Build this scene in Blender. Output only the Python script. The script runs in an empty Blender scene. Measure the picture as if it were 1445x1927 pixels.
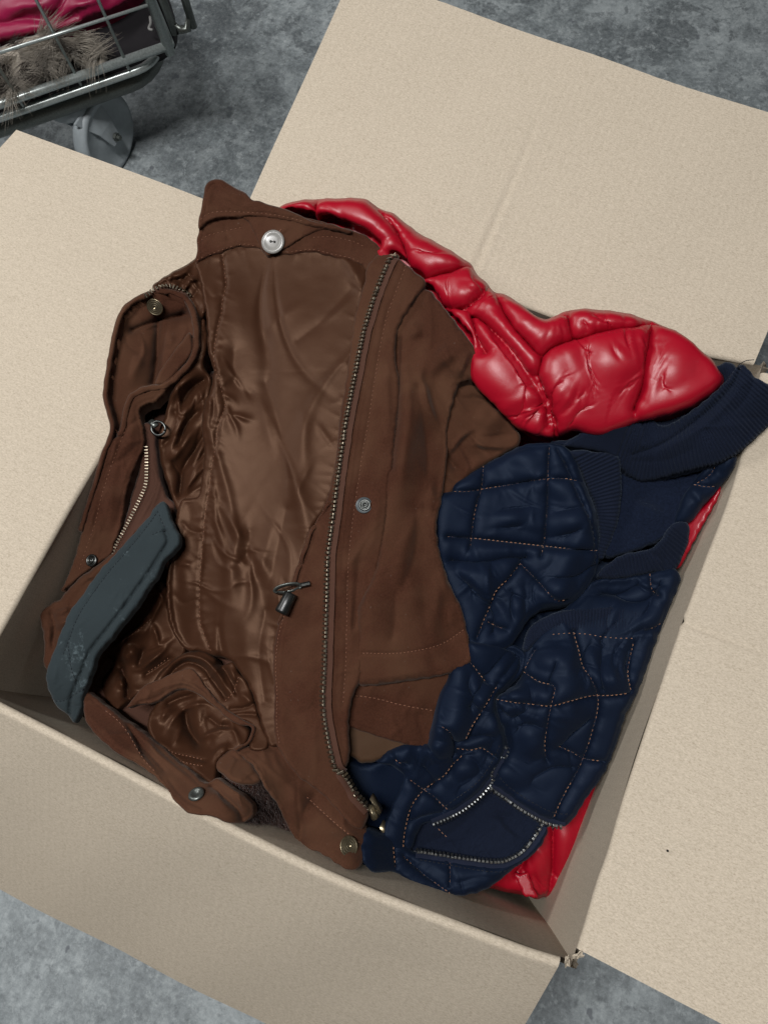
import bpy, bmesh, math, random
import numpy as np
from mathutils import Vector, Matrix
from mathutils.geometry import delaunay_2d_cdt
from mathutils.bvhtree import BVHTree
rng = np.random.default_rng(7); random.seed(7)
S = bpy.context.scene; COL = S.collection

# ------------------------------------------------------------------ camera
W, H, F = 1445, 1927, 1400.0
ZR = 0.38                                     # height of the carton rim above the floor
def _rot(y, p, r):
    c, s = math.cos, math.sin
    return (np.array([[c(y), -s(y), 0], [s(y), c(y), 0], [0, 0, 1]]) @ np.array([[1, 0, 0], [0, c(p), -s(p)], [0, s(p), c(p)]])
            @ np.array([[c(r), -s(r), 0], [s(r), c(r), 0], [0, 0, 1]]))
CM = _rot(0.5874935, 0.316672, -0.202418)
CP = np.array([0.1104417, -0.1544279, 0.5922937 + ZR])
cam = bpy.data.cameras.new('camera'); camo = bpy.data.objects.new('camera', cam); COL.objects.link(camo)
camo.matrix_world = Matrix.Translation(CP.tolist()) @ Matrix(CM.tolist()).to_4x4()
cam.sensor_fit = 'VERTICAL'; cam.sensor_height = 24; cam.lens = F * 24 / H
cam.clip_start = 0.01; cam.clip_end = 60
S.camera = camo

# ------------------------------------------------------------------ light and exposure
w = bpy.data.worlds.new('World'); S.world = w; w.use_nodes = True
w.node_tree.nodes['Background'].inputs[0].default_value = (0.80, 0.90, 1.0, 1)
w.node_tree.nodes['Background'].inputs[1].default_value = 0.018
def area(name, loc, target, sx, sy, power, color):
    l = bpy.data.lights.new(name, 'AREA'); l.shape = 'RECTANGLE'; l.size = sx; l.size_y = sy
    l.energy = power; l.color = color
    o = bpy.data.objects.new(name, l); COL.objects.link(o); o.location = loc
    o.rotation_euler = (Vector(target) - Vector(loc)).to_track_quat('-Z', 'Y').to_euler()
    return o
area('ceiling_tube_key', (-0.30, -0.20, 2.5), (-0.30, -0.20, ZR), 0.9, 0.16, 45, (1.0, 0.99, 0.98)).rotation_euler = (0, 0, 0)
area('added_side_light', (-2.0, 0.15, 1.75), (0, 0, ZR), 1.2, 0.2, 17, (1.0, 0.99, 0.98))  # added low side light from the left, strengthens shading in the folds
area('added_fill_right', (1.9, 0.5, 2.3), (0.1, 0.1, ZR), 1.2, 0.2, 1.5, (0.95, 0.98, 1.0))  # added weak fill from the right, stands for no actual lamp
S.view_settings.view_transform = 'Standard'; S.view_settings.look = 'None'
S.view_settings.exposure = 0.12; S.view_settings.gamma = 1.0
S.cycles.max_bounces = 6; S.cycles.diffuse_bounces = 3; S.cycles.use_denoising = True

# ------------------------------------------------------------------ materials
def mat(name):
    m = bpy.data.materials.new(name); m.use_nodes = True
    return m, m.node_tree.nodes, m.node_tree.links, m.node_tree.nodes['Principled BSDF']
def lin(c):
    return [((v / 255) / 12.92 if v / 255 <= 0.04045 else ((v / 255 + 0.055) / 1.055) ** 2.4) for v in c]
def noise(n, l, co, scale, detail=4, rough=0.6, dist=0.0):
    t = n.new('ShaderNodeTexNoise'); t.inputs['Scale'].default_value = scale; t.inputs['Detail'].default_value = detail
    t.inputs['Roughness'].default_value = rough; t.inputs['Distortion'].default_value = dist
    l.new(co, t.inputs['Vector']); return t.outputs['Fac']
def ramp(n, l, fac, stops):
    r = n.new('ShaderNodeValToRGB'); l.new(fac, r.inputs[0])
    el = r.color_ramp.elements
    while len(el) < len(stops): el.new(0.5)
    for e, (p, c) in zip(el, stops): e.position = p; e.color = (*c, 1)
    return r.outputs[0]
def mix(n, l, fac, a, b, mode='MIX'):
    x = n.new('ShaderNodeMix'); x.data_type = 'RGBA'; x.blend_type = mode
    for s, v in ((0, fac), (6, a), (7, b)):
        if isinstance(v, (int, float)): x.inputs[s].default_value = v
        elif isinstance(v, (tuple, list)): x.inputs[s].default_value = (*v[:3], 1)
        else: l.new(v, x.inputs[s])
    return x.outputs[2]
def bump(n, l, h, strength, dist, prev=None):
    b = n.new('ShaderNodeBump'); b.inputs['Strength'].default_value = strength; b.inputs['Distance'].default_value = dist
    l.new(h, b.inputs['Height'])
    if prev is not None: l.new(prev, b.inputs['Normal'])
    return b.outputs[0]
def mapping(n, l, scale=(1, 1, 1), rotz=0, src='Object'):
    t = n.new('ShaderNodeTexCoord'); mp = n.new('ShaderNodeMapping'); l.new(t.outputs[src], mp.inputs[0])
    mp.inputs['Scale'].default_value = scale; mp.inputs['Rotation'].default_value = (0, 0, rotz)
    return mp.outputs[0]

def fabric(name, col, rough=0.8, sheen=0.3, var=0.12, grain=0.25, spec=0.3, aniso=0.0, fine=2600, coat=0, sheentint=(1, 1, 1), wear=None, fade=None, lint=0.0, bs=0.25, stint=(1, 1, 1)):
    m, n, l, b = mat(name)
    co = mapping(n, l); c = lin(col)
    big = noise(n, l, co, 18, 5, 0.6)
    c1 = ramp(n, l, big, [(0.3, [v * (1 - var) for v in c]), (0.7, [min(1, v * (1 + var)) for v in c])])
    fn = noise(n, l, co, fine, 2, 0.7)
    col2 = mix(n, l, grain, c1, ramp(n, l, fn, [(0.25, [v * 0.55 for v in c]), (0.75, [min(1, v * 1.6) for v in c])]))
    if fade:
        fz = noise(n, l, co, 11, 4, 0.55, 0.6); col2 = mix(n, l, ramp(n, l, fz, [(0.42, (0, 0, 0)), (0.66, (0.85,) * 3)]), col2, mix(n, l, 0.35, lin(fade), col2, 'MULTIPLY') if False else lin(fade))
    if lint:
        lv = noise(n, l, co, 520, 1, 0.3); col2 = mix(n, l, ramp(n, l, lv, [(0.78, (0, 0, 0)), (0.81, (lint,) * 3)]), col2, (.45, .42, .38))
    if wear:
        wm = noise(n, l, mapping(n, l, (1, 1, 1)), 230, 5, 0.75)
        wz = noise(n, l, co, 38, 2, 0.5)
        k = n.new('ShaderNodeMath'); k.operation = 'MULTIPLY'; l.new(wm, k.inputs[0]); l.new(wz, k.inputs[1])
        col2 = mix(n, l, ramp(n, l, k.outputs[0], [(0.34, (0, 0, 0)), (0.44, (.7, .7, .7))]), col2, lin(wear))
    l.new(col2, b.inputs['Base Color'])
    b.inputs['Roughness'].default_value = rough; b.inputs['Specular IOR Level'].default_value = spec
    b.inputs['Sheen Weight'].default_value = sheen; b.inputs['Sheen Roughness'].default_value = 0.45
    b.inputs['Sheen Tint'].default_value = (*sheentint, 1)
    b.inputs['Specular Tint'].default_value = (*stint, 1)
    b.inputs['Coat Weight'].default_value = coat; b.inputs['Coat Roughness'].default_value = 0.2
    mid = noise(n, l, co, 260, 3, 0.6)
    nb = bump(n, l, mid, 0.12, 0.0006)
    l.new(bump(n, l, fn, bs, 0.00025 if bs < .4 else .0012, nb), b.inputs['Normal'])
    return m
def metal(name, col, rough=0.3, var=0.3, met=1.0):
    m, n, l, b = mat(name); co = mapping(n, l); c = lin(col)
    f = noise(n, l, co, 420, 4, 0.65)
    l.new(ramp(n, l, f, [(0.35, [v * (1 - var) for v in c]), (0.65, c)]), b.inputs['Base Color'])
    b.inputs['Metallic'].default_value = met; b.inputs['Roughness'].default_value = rough
    l.new(bump(n, l, f, 0.15, 0.0004), b.inputs['Normal'])
    return m
def plastic(name, col, rough=0.4, alpha=None):
    m, n, l, b = mat(name); co = mapping(n, l); c = lin(col)
    f = noise(n, l, co, 60, 4)
    l.new(ramp(n, l, f, [(0.3, [v * 0.85 for v in c]), (0.7, [min(1, v * 1.08) for v in c])]), b.inputs['Base Color'])
    b.inputs['Roughness'].default_value = rough
    if alpha: b.inputs['Transmission Weight'].default_value = alpha
    return m

def cardboard_mat(name='kraft_board', dark=1.0):
    m, n, l, b = mat(name)
    co = mapping(n, l, (1, 1, 1)); base = lin((187, 175, 157))
    fib = noise(n, l, mapping(n, l, (1.0, 2.4, 1.6), 0.5), 460, 6, 0.82, 0.6)
    fib2 = noise(n, l, mapping(n, l, (2.2, 1, 1.3), 0.2), 900, 3, 0.7, 0.5)
    blot = noise(n, l, co, 9, 4, 0.55)
    c = ramp(n, l, blot, [(0.3, [v * 0.91 for v in base]), (0.7, [v * 1.06 for v in base])])
    c = mix(n, l, 0.85, c, ramp(n, l, fib, [(0.3, [base[0] * .56, base[1] * .52, base[2] * .46]), (0.5, base), (0.70, [base[0] * 1.34, base[1] * 1.34, base[2] * 1.36])]))
    c = mix(n, l, ramp(n, l, fib2, [(0.62, (0, 0, 0)), (0.78, (0.5, 0.5, 0.5))]), c, [v * 1.3 for v in base])
    fl_ = n.new('ShaderNodeTexWave'); fl_.inputs['Scale'].default_value = 42; fl_.inputs['Distortion'].default_value = 1.2; l.new(mapping(n, l, src='UV'), fl_.inputs['Vector'])
    c = mix(n, l, 0.012, c, fl_.outputs['Color'], 'OVERLAY')
    sc_ = noise(n, l, mapping(n, l, (1, 7, 1), 0.9), 26, 6, 0.7, 0.4); c = mix(n, l, ramp(n, l, sc_, [(0.62, (0, 0, 0)), (0.70, (0.22,) * 3)]), c, [v * 0.62 for v in base])
    l.new(c, b.inputs['Base Color']); b.inputs['Roughness'].default_value = 0.82; b.inputs['Specular IOR Level'].default_value = 0.22
    flute = n.new('ShaderNodeTexWave'); flute.inputs['Scale'].default_value = 42; flute.inputs['Distortion'].default_value = 0.6
    l.new(mapping(n, l, src='UV'), flute.inputs['Vector'])
    nb = bump(n, l, flute.outputs['Fac'], 0.035, 0.0008)
    l.new(bump(n, l, fib, 0.05, 0.0004, nb), b.inputs['Normal'])
    return m
def floor_mat():
    m, n, l, b = mat('stained_concrete'); co = mapping(n, l)
    a = noise(n, l, co, 2.6, 6, 0.62, 0.1); c2 = noise(n, l, co, 17, 9, 0.78, 0.15); d = noise(n, l, co, 95, 8, 0.8, 0.0)
    c = ramp(n, l, a, [(0.38, (0.062, 0.073, 0.079)), (0.5, (0.17, 0.193, 0.20)), (0.60, (0.36, 0.395, 0.405))])
    c = mix(n, l, 0.5, c, ramp(n, l, c2, [(0.40, (0.05, 0.06, 0.065)), (0.5, (0.19, 0.215, 0.225)), (0.60, (0.44, 0.48, 0.485))]))
    st = noise(n, l, co, 7.5, 5, 0.7, 0.35); c = mix(n, l, ramp(n, l, st, [(0.55, (0, 0, 0)), (0.585, (0.75,) * 3)]), c, (0.06, 0.07, 0.076))
    c = mix(n, l, ramp(n, l, noise(n, l, mapping(n, l, (1, 1, 1), 2.1), 5.5, 7, .7, .3), [(0.53, (0, 0, 0)), (0.60, (0.6,) * 3)]), c, (0.40, 0.44, 0.45))
    c = mix(n, l, ramp(n, l, noise(n, l, co, 48, 6, .72, .2), [(0.55, (0, 0, 0)), (0.60, (0.6,) * 3)]), c, (0.07, 0.08, 0.086))
    c = mix(n, l, ramp(n, l, noise(n, l, mapping(n, l, (1, 1, 1), 1.0), 62, 6, .75, .2), [(0.56, (0, 0, 0)), (0.62, (0.5,) * 3)]), c, (0.46, 0.50, 0.505))
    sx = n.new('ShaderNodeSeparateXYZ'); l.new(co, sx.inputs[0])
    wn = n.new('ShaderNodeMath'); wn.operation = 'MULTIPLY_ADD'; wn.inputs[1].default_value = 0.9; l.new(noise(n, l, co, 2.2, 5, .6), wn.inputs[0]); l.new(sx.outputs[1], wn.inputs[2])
    c = mix(n, l, ramp(n, l, wn.outputs[0], [(0.0, (0.6,) * 3), (0.35, (0, 0, 0))]), c, mix(n, l, 0.5, (0.42, 0.46, 0.475), c))  # floor paler towards the near side: light falloff put into the colour
    c = mix(n, l, 0.28, c, ramp(n, l, noise(n, l, co, 130, 8, .8), [(0.36, (.04, .045, .05)), (.5, (.24, .265, .275)), (.64, (.52, .56, .57))]))
    c = mix(n, l, ramp(n, l, d, [(0.30, (0.75, 0.75, 0.75)), (0.44, (0, 0, 0))]), c, (0.085, 0.097, 0.104))
    c = mix(n, l, ramp(n, l, noise(n, l, co, 33, 3, 0.5), [(0.68, (0, 0, 0)), (0.72, (0.75, 0.75, 0.75))]), c, (0.10, 0.11, 0.125))
    l.new(c, b.inputs['Base Color'])
    l.new(ramp(n, l, c2, [(0.3, (0.45,) * 3), (0.7, (0.7,) * 3)]), b.inputs['Roughness'])
    b.inputs['Specular IOR Level'].default_value = 0.35
    l.new(bump(n, l, d, 0.25, 0.0015), b.inputs['Normal'])
    return m

M = dict(
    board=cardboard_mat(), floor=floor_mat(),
    brown=fabric('brown_cotton', (63, 38, 28), 0.9, 0.10, 0.12, 0.5, 0.07, fade=(80, 55, 41), lint=.08, stint=(1, .8, .65), fine=760, sheentint=(1, .85, .75)),
    satin=fabric('brown_satin_lining', (55, 33, 22), 0.45, 0.02, 0.10, 0.2, 0.28, stint=(1, .64, .44), sheentint=(1, .85, .7)),
    olive=fabric('olive_brown_lining', (72, 52, 37), 0.7, 0.05, 0.08, 0.2, 0.12),
    navy=fabric('navy_quilted_nylon', (14, 22, 38), 0.58, 0.04, 0.08, 0.4, 0.15, stint=(.6, .75, 1), sheentint=(.6, .75, 1)),
    knit=fabric('navy_rib_knit', (16, 23, 39), 0.9, 0.06, 0.12, 0.35, 0.15, fine=900, bs=.5, sheentint=(.6, .75, 1)),
    fleece=fabric('navy_fleece', (17, 24, 40), 0.95, 0.1, 0.2, 0.6, 0.1, fine=520, bs=1.0, sheentint=(.6, .75, 1)),
    red=fabric('red_coated_nylon', (156, 7, 31), 0.38, 0.0, 0.06, 0.08, 0.5),
    slate=fabric('slate_waxed_cotton', (43, 51, 54), 0.85, 0.08, 0.16, 0.4, 0.12, wear=(84, 96, 100)),
    magenta=fabric('magenta_nylon', (140, 18, 62), 0.4, 0.1, 0.06, 0.1, 0.4),
    brass=metal('antique_brass', (138, 127, 104), 0.34, .3, .85), steel=metal('worn_steel', (98, 100, 98), 0.36),
    gun=metal('gunmetal', (104, 108, 104), 0.36, .3, .7), chrome=metal('zinc_plated_wire', (190, 198, 195), 0.3, 0.3, 0.55),
    toothb=metal('brass_teeth', (164, 153, 134), 0.40), tooths=metal('silver_teeth', (168, 171, 171), 0.4),
    tape=fabric('brown_zip_tape', (70, 44, 33), 0.9, 0.1, 0.1, 0.4), ntape=fabric('navy_zip_tape', (18, 25, 44), 0.9, 0.1, 0.1, 0.4),
    thread=fabric('orange_thread', (150, 108, 82), 0.7, 0.2), bthread=fabric('brown_thread', (126, 84, 62), 0.8, 0.1),
    dthread=fabric('dark_navy_thread', (10, 14, 26), 0.8, 0.1), sthread=fabric('slate_thread', (24, 32, 38), 0.8, 0.1),
    rthread=fabric('dark_red_thread', (120, 10, 24), 0.8, 0.1),
    button=plastic('pearl_button_plastic', (138, 136, 132), 0.25), black=plastic('black_plastic', (22, 23, 22), 0.35),
    wheel=plastic('grey_wheel_plastic', (158, 166, 170), 0.5), blue=plastic('blue_plastic', (30, 70, 130), 0.4),
    furg=fabric('grey_brown_fur', (150, 142, 130), 0.6, 0.2, 0.45, 0.3, fine=60), furb=fabric('dark_brown_fur', (52, 29, 21), 0.5, 0.2, 0.5, 0.3, fine=60),
    speck=plastic('black_speck', (10, 10, 10), 0.8),
)

# ------------------------------------------------------------------ projection helpers (pixels of the photograph -> points at a real height)
def rays(p):
    p = np.atleast_2d(np.asarray(p, float))[:, :2]
    v = np.stack([(p[:, 0] - W / 2) / F, (H / 2 - p[:, 1]) / F, -np.ones(len(p))], 1)
    return v @ CM.T
def at(p, z):
    """pixel(s) -> world at height z (metres, relative to the rim)"""
    d = rays(p); z = np.asarray(z, float) + ZR
    return CP + d * ((z - CP[2]) / d[:, 2])[:, None]
def proj(X):
    v = (np.asarray(X) - CP) @ CM
    return np.stack([W / 2 + F * v[..., 0] / -v[..., 2], H / 2 - F * v[..., 1] / -v[..., 2]], -1)
PX = 0.00043                                  # metres per pixel near the rim

# ------------------------------------------------------------------ objects
def thing(name, label, cat, loc):
    o = bpy.data.objects.new(name, None); COL.objects.link(o); o.location = loc; o.empty_display_size = 0.05
    o['label'] = label; o['category'] = cat
    return o
def link(name, me, material, parent, smooth=True, kind=None, label=None):
    if material is not None and not me.materials: me.materials.append(material)
    o = bpy.data.objects.new(name, me); COL.objects.link(o)
    if smooth and len(me.polygons): me.polygons.foreach_set('use_smooth', [True] * len(me.polygons))
    if parent is not None:
        o.parent = parent
        if parent.parent is None: o.matrix_parent_inverse = Matrix.Translation(-parent.location)
    if kind: o['kind'] = kind
    if label: o['label'] = label
    return o
def mesh(name, verts, faces, uv=None):
    me = bpy.data.meshes.new(name); me.from_pydata(np.asarray(verts).tolist(), [], faces if isinstance(faces, list) else faces.tolist())
    if uv is not None:
        u = me.uv_layers.new(name='UVMap'); vi = np.empty(len(me.loops), int); me.loops.foreach_get('vertex_index', vi)
        u.data.foreach_set('uv', np.asarray(uv)[vi].astype(np.float32).ravel())
    me.update(); return me

def catmull(P, closed=False, step=4.0):
    P = np.asarray(P, float)
    if len(P) == 2 and not closed:
        n = max(2, int(np.linalg.norm(P[1] - P[0]) / step) + 1)
        return P[0] + (P[1] - P[0]) * np.linspace(0, 1, n)[:, None]
    if closed: Q = np.vstack([P[-1], P, P[0], P[1]])
    else: Q = np.vstack([2 * P[0] - P[1], P, 2 * P[-1] - P[-2]])
    out = []
    for i in range(1, len(Q) - 2):
        p0, p1, p2, p3 = Q[i - 1:i + 3]
        t0 = 0; t1 = t0 + max(np.linalg.norm((p1 - p0)[:2]), 1e-3) ** .5; t2 = t1 + max(np.linalg.norm((p2 - p1)[:2]), 1e-3) ** .5; t3 = t2 + max(np.linalg.norm((p3 - p2)[:2]), 1e-3) ** .5
        n = max(2, int(np.linalg.norm((p2 - p1)[:2]) / step)); t = np.linspace(t1, t2, n, endpoint=False)[:, None]
        A1 = (t1 - t) / (t1 - t0) * p0 + (t - t0) / (t1 - t0) * p1; A2 = (t2 - t) / (t2 - t1) * p1 + (t - t1) / (t2 - t1) * p2
        A3 = (t3 - t) / (t3 - t2) * p2 + (t - t2) / (t3 - t2) * p3
        B1 = (t2 - t) / (t2 - t0) * A1 + (t - t0) / (t2 - t0) * A2; B2 = (t3 - t) / (t3 - t1) * A2 + (t - t1) / (t3 - t1) * A3
        out.append((t2 - t) / (t2 - t1) * B1 + (t - t1) / (t2 - t1) * B2)
    if not closed: out.append(P[-1:])
    return np.vstack(out)
def resample(P, step, closed=False):
    Q = np.vstack([P, P[:1]]) if closed else P
    d = np.r_[0, np.cumsum(np.linalg.norm(np.diff(Q[:, :2], axis=0), axis=1))]
    n = max(2, int(round(d[-1] / step)) + 1); t = np.linspace(0, d[-1], n)
    R = np.stack([np.interp(t, d, Q[:, k]) for k in range(Q.shape[1])], 1)
    return R[:-1] if closed else R
def polydist(V, P):
    """unsigned distance, signed distance (positive on the walker's right), arc length"""
    N = len(V); best = np.full(N, 1e18); sgn = np.ones(N); arc = np.zeros(N); acc = 0.0
    for i in range(len(P) - 1):
        a = P[i]; d = P[i + 1] - a; L = math.hypot(*d)
        if L < 1e-6: continue
        r = V - a; t = np.clip((r @ d) / (L * L), 0, 1)
        q = r - t[:, None] * d; dd = (q * q).sum(1); mk = dd < best
        best[mk] = dd[mk]; sgn[mk] = np.sign(-r[mk, 0] * d[1] + r[mk, 1] * d[0]); arc[mk] = acc + t[mk] * L; acc += L
    sgn[sgn == 0] = 1
    return np.sqrt(best), sgn, arc, acc
def inside(V, P):
    r = np.zeros(len(V), bool); x, y = V[:, 0], V[:, 1]
    for i in range(len(P)):
        (x1, y1), (x2, y2) = P[i - 1], P[i]
        if y1 == y2: continue
        r ^= ((y1 > y) != (y2 > y)) & (x < (x2 - x1) * (y - y1) / (y2 - y1) + x1)
    return r
def tps(A):
    A = np.asarray(A, float); X = A[:, :2] / 1000; n = len(X)
    U = lambda r2: np.where(r2 > 0, 0.5 * r2 * np.log(np.maximum(r2, 1e-12)), 0)
    K = U(((X[:, None] - X[None]) ** 2).sum(-1)) + 1e-4 * np.eye(n); Q = np.c_[np.ones(n), X]
    Lm = np.zeros((n + 3, n + 3)); Lm[:n, :n] = K; Lm[:n, n:] = Q; Lm[n:, :n] = Q.T
    c = np.linalg.solve(Lm + 1e-12 * np.eye(n + 3), np.r_[A[:, 2], 0, 0, 0])
    def f(V):
        V = np.atleast_2d(np.asarray(V, float))[:, :2] / 1000
        return U(((V[:, None] - X[None]) ** 2).sum(-1)) @ c[:n] + np.c_[np.ones(len(V)), V] @ c[n:]
    return f
# the lie of the pile of clothes: (pixel, pixel, centimetres above / below the rim)
PILE = tps([(430, 360, 3.2), (560, 420, 2.6), (700, 450, 2.2), (760, 520, 2.0), (390, 500, 1.6), (550, 600, 1.0), (550, 800, -0.4), (540, 1000, -1.6), (520, 1200, -2.8),
            (590, 1350, -3.6), (650, 1480, -4.4), (670, 1620, -2.2), (300, 560, 2.8), (230, 640, 2.7), (210, 760, 2.0), (215, 860, 0.2), (170, 1040, -3.4), (90, 1180, -4.6), (240, 1120, -3.2), (120, 1280, -4.6),
            (330, 800, -0.2), (330, 1000, -2.6), (250, 1250, -5.2), (380, 1300, -4.8), (350, 1400, -4.2), (200, 1380, -2.4), (370, 1510, 0.5), (460, 1530, 0.2), (500, 1560, -3.2),
            (800, 700, 0.6), (820, 900, -1.0), (800, 1100, -2.4), (800, 1250, -3.4), (760, 1390, -4.4), (940, 820, -1.6),
            (700, 400, 3.4), (900, 520, 2.6), (1000, 640, 2.8), (1120, 620, 3.2), (1250, 650, 3.0), (1040, 790, 0.4),
            (1000, 960, -3.0), (1150, 900, -2.4), (1280, 760, 2.0), (1400, 720, 2.4), (1440, 780, 2.0), (1250, 960, -2.2), (1270, 1060, -4.2), (1000, 1150, -4.6), (1200, 1200, -5.4), (1050, 1330, -5.6), (1150, 1400, -7.0),
            (900, 1400, -6.4), (1050, 1530, -8.6), (800, 1500, -6.6), (740, 1600, -7.2), (850, 1670, -8.0), (950, 1630, -8.8)])

# ------------------------------------------------------------------ cloth
class Panel: pass
PANELS = {}
def cloth(name, outline, material, parent, off=0.0, z=None, feats=(), edge=(9, 3.0), sp=5.0, seams=(), wr=None, skirt=5.0, ribs=None, key=None, label=None, smoothout=True, thick=True, folds=(), under=(), pucker=(), drop=15.0, wobble=0.9, hem=None):
    """One piece of cloth as a real surface. outline / seams / feats are polylines traced on the photograph; every point gets its own height
    (off: mm above the pile; z: cm samples instead of the pile).  feats: ('R', line, width, mm) round ridge or groove; ('F', line, drop width, run-out, mm) a
    fold, high on the walker's right. wr: excess-length relaxation that buckles the cloth into wrinkles; pinned along seams (and puffed when p > 0)."""
    step = sp
    O = catmull(outline, True, 3.0) if smoothout else np.asarray(outline, float)
    O = resample(O, step, True)
    if wobble:
        hw = np.random.default_rng(len(O)); k_ = np.arange(len(O)) * step; c0 = O.mean(0)
        tn = np.roll(O, -1, 0) - np.roll(O, 1, 0); tn /= np.linalg.norm(tn, axis=1)[:, None] + 1e-9
        wv = sum(hw.uniform(.3, 1) * np.sin(2 * math.pi * k_ * hw.integers(3, 14) / (len(O) * step) * max(1, len(O) * step / 260) + hw.uniform(0, 6)) for _ in range(5)) / 2.2
        O = O + np.stack([-tn[:, 1], tn[:, 0]], 1) * (wv * wobble)[:, None]
    SE = [resample(catmull(s, False, 3.0), step) for s in seams]
    lo, hi = O.min(0) - step, O.max(0) + step
    gx = np.arange(lo[0], hi[0], step); gy = np.arange(lo[1], hi[1], step * 0.866)
    G = np.array([(x + (j % 2) * step / 2, y) for j, y in enumerate(gy) for x in gx]); G += rng.normal(0, step * 0.07, G.shape)
    Oc = np.vstack([O, O[:1]])
    G = G[inside(G, O)]; G = G[polydist(G, Oc)[0] > step * 0.62]
    for s in SE:
        if len(G): G = G[polydist(G, s)[0] > step * 0.62]
    P = [O]; E = [(i, (i + 1) % len(O)) for i in range(len(O))]; k = len(O)
    for s in SE:
        s = s[inside(s, O)]
        if len(s) < 2: continue
        E += [(k + i, k + i + 1) for i in range(len(s) - 1)]; P.append(s); k += len(s)
    P = np.vstack(P + [G])
    r = delaunay_2d_cdt([Vector(p) for p in P.tolist()], E, [list(range(len(O)))], 1, 1e-4)
    V = np.array([(v.x, v.y) for v in r[0]]); T = np.array([f for f in r[2] if len(f) == 3], int)
    a, b, c = V[T[:, 0]], V[T[:, 1]], V[T[:, 2]]
    ar = (b[:, 0] - a[:, 0]) * (c[:, 1] - a[:, 1]) - (b[:, 1] - a[:, 1]) * (c[:, 0] - a[:, 0])
    T = T[np.abs(ar) > 1e-3]; ar = ar[np.abs(ar) > 1e-3]
    T[ar > 0] = T[ar > 0][:, ::-1]                       # image y is down: this makes the faces look up
    # base heights
    zz = (PILE(V) if z is None else (tps(z)(V) if len(z) > 3 else np.full(len(V), z[0][2]))) / 100 + off / 1000
    Od, _, _, _ = polydist(V, Oc)
    for f in feats:
        L = catmull(f[1], False, 6.0); d, sg, s, tot = polydist(V, L)
        tap = np.clip(np.minimum(s, tot - s) / (0.42 * tot + 1e-6), 0, 1); tap = tap * tap * (3 - 2 * tap)
        if len(f) > 5 or f[0] == 'V': tap = np.ones_like(tap)
        if f[0] == 'R': zz += f[3] / 1000 * (1 + (d / f[2]) ** 2) ** -1.5 * tap
        elif f[0] == 'V': zz += f[3] / 1000 * np.exp(0.2 - np.sqrt((d / (0.85 * f[2])) ** 2 + .04)) * tap
        else: zz += f[4] / 1000 * tap * np.where(sg > 0, np.exp(-d / f[3]), np.exp(-(d / f[2]) ** 2))
    fg = np.random.default_rng(len(name) * 7 + int(abs(O[0].sum())))
    for fd in folds:
        n_, dr, spr, ln_, wd_, am_ = fd[:6]; reg = fd[6] if len(fd) > 6 else None; cnt_ = 0
        while cnt_ < n_:
            c_ = V[fg.integers(0, len(V))] if reg is None else np.array(reg[:2]) + fg.normal(0, reg[2], 2)
            cnt_ += 1; a_ = math.radians(dr + fg.normal(0, spr)); ra_ = V - c_; u_ = ra_[:, 0] * math.cos(a_) + ra_[:, 1] * math.sin(a_); q_ = -ra_[:, 0] * math.sin(a_) + ra_[:, 1] * math.cos(a_)
            l_ = ln_ * fg.uniform(.6, 1.5); w_ = wd_ * fg.uniform(.6, 1.4); q_ = q_ + fg.normal(0, .16) * u_ * u_ / l_ + fg.normal(0, .05) * ln_ * np.sin(u_ / l_ * 3)
            w2_ = w_ * (1 + .6 * np.clip(u_ / l_, -1, 2)); zz += 1.8 * am_ * fg.uniform(.35, 1) * (1 if fg.random() < .68 else -.8) / 1000 * np.exp(-(u_ / l_) ** 2) * (1 + (q_ / w2_) ** 2) ** -1.5 * np.clip(Od / 10, .1, 1)
    for (lns, gap_, ln_, wd_, am_) in pucker:
        for L in lns:
            L = resample(catmull(L, False, 4), 3.0); tg = np.gradient(L, axis=0); tot_ = 3.0 * (len(L) - 1); pos = fg.uniform(0, gap_)
            while pos < tot_:
                k_ = min(len(L) - 1, int(pos / 3)); t_ = tg[k_] / (np.linalg.norm(tg[k_]) + 1e-9); side_ = 1 if fg.random() < .5 else -1
                n_ = np.array([-t_[1], t_[0]]) * side_; n_ = n_ + t_ * fg.normal(0, .45); n_ /= np.linalg.norm(n_)
                ra_ = V - L[k_]; u_ = ra_ @ n_; q_ = ra_ @ np.array([-n_[1], n_[0]]); l_ = ln_ * fg.uniform(.4, 1.5); w_ = wd_ * fg.uniform(.7, 1.4) * (1 + .9 * np.clip(u_ / l_, 0, 2))
                zz += am_ * fg.uniform(.3, 1) / 1000 * np.where(u_ > -1.5, np.exp(-np.clip(u_, 0, None) / l_), 0) * (1 + (q_ / w_) ** 2) ** -1.5 * np.clip(u_ / 3, 0, 1) * np.clip(Od / 8, .1, 1)
                pos += gap_ * fg.uniform(.5, 1.5)
    for up_ in under:
        drop_ = drop
        if isinstance(up_, tuple): up_, drop_ = up_
        U_ = catmull(up_, True, 6); d_ = polydist(V, np.vstack([U_, U_[:1]]))[0] * np.where(inside(V, U_), 1, -1); t_ = np.clip((d_ + 5) / 14, 0, 1); zz -= drop_ / 1000 * t_ * t_ * (3 - 2 * t_)
    for s in SE:
        d = polydist(V, s)[0]; zz -= (0.0012 * np.exp(-(d / 4.0) ** 2) if not (wr and wr.get('p')) else 0.0030 * np.exp(-d / 8.0))
    if ribs:
        d, sg, s, tot = polydist(V, catmull(ribs[0], False, 4.0)); zz += ribs[2] / 1000 * np.cos(2 * math.pi * s / ribs[1])
    if edge:
        t = np.clip((edge[0] - Od) / edge[0], 0, 1); zz -= edge[1] / 1000 * (1 - np.sqrt(1 - t * t))
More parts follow.
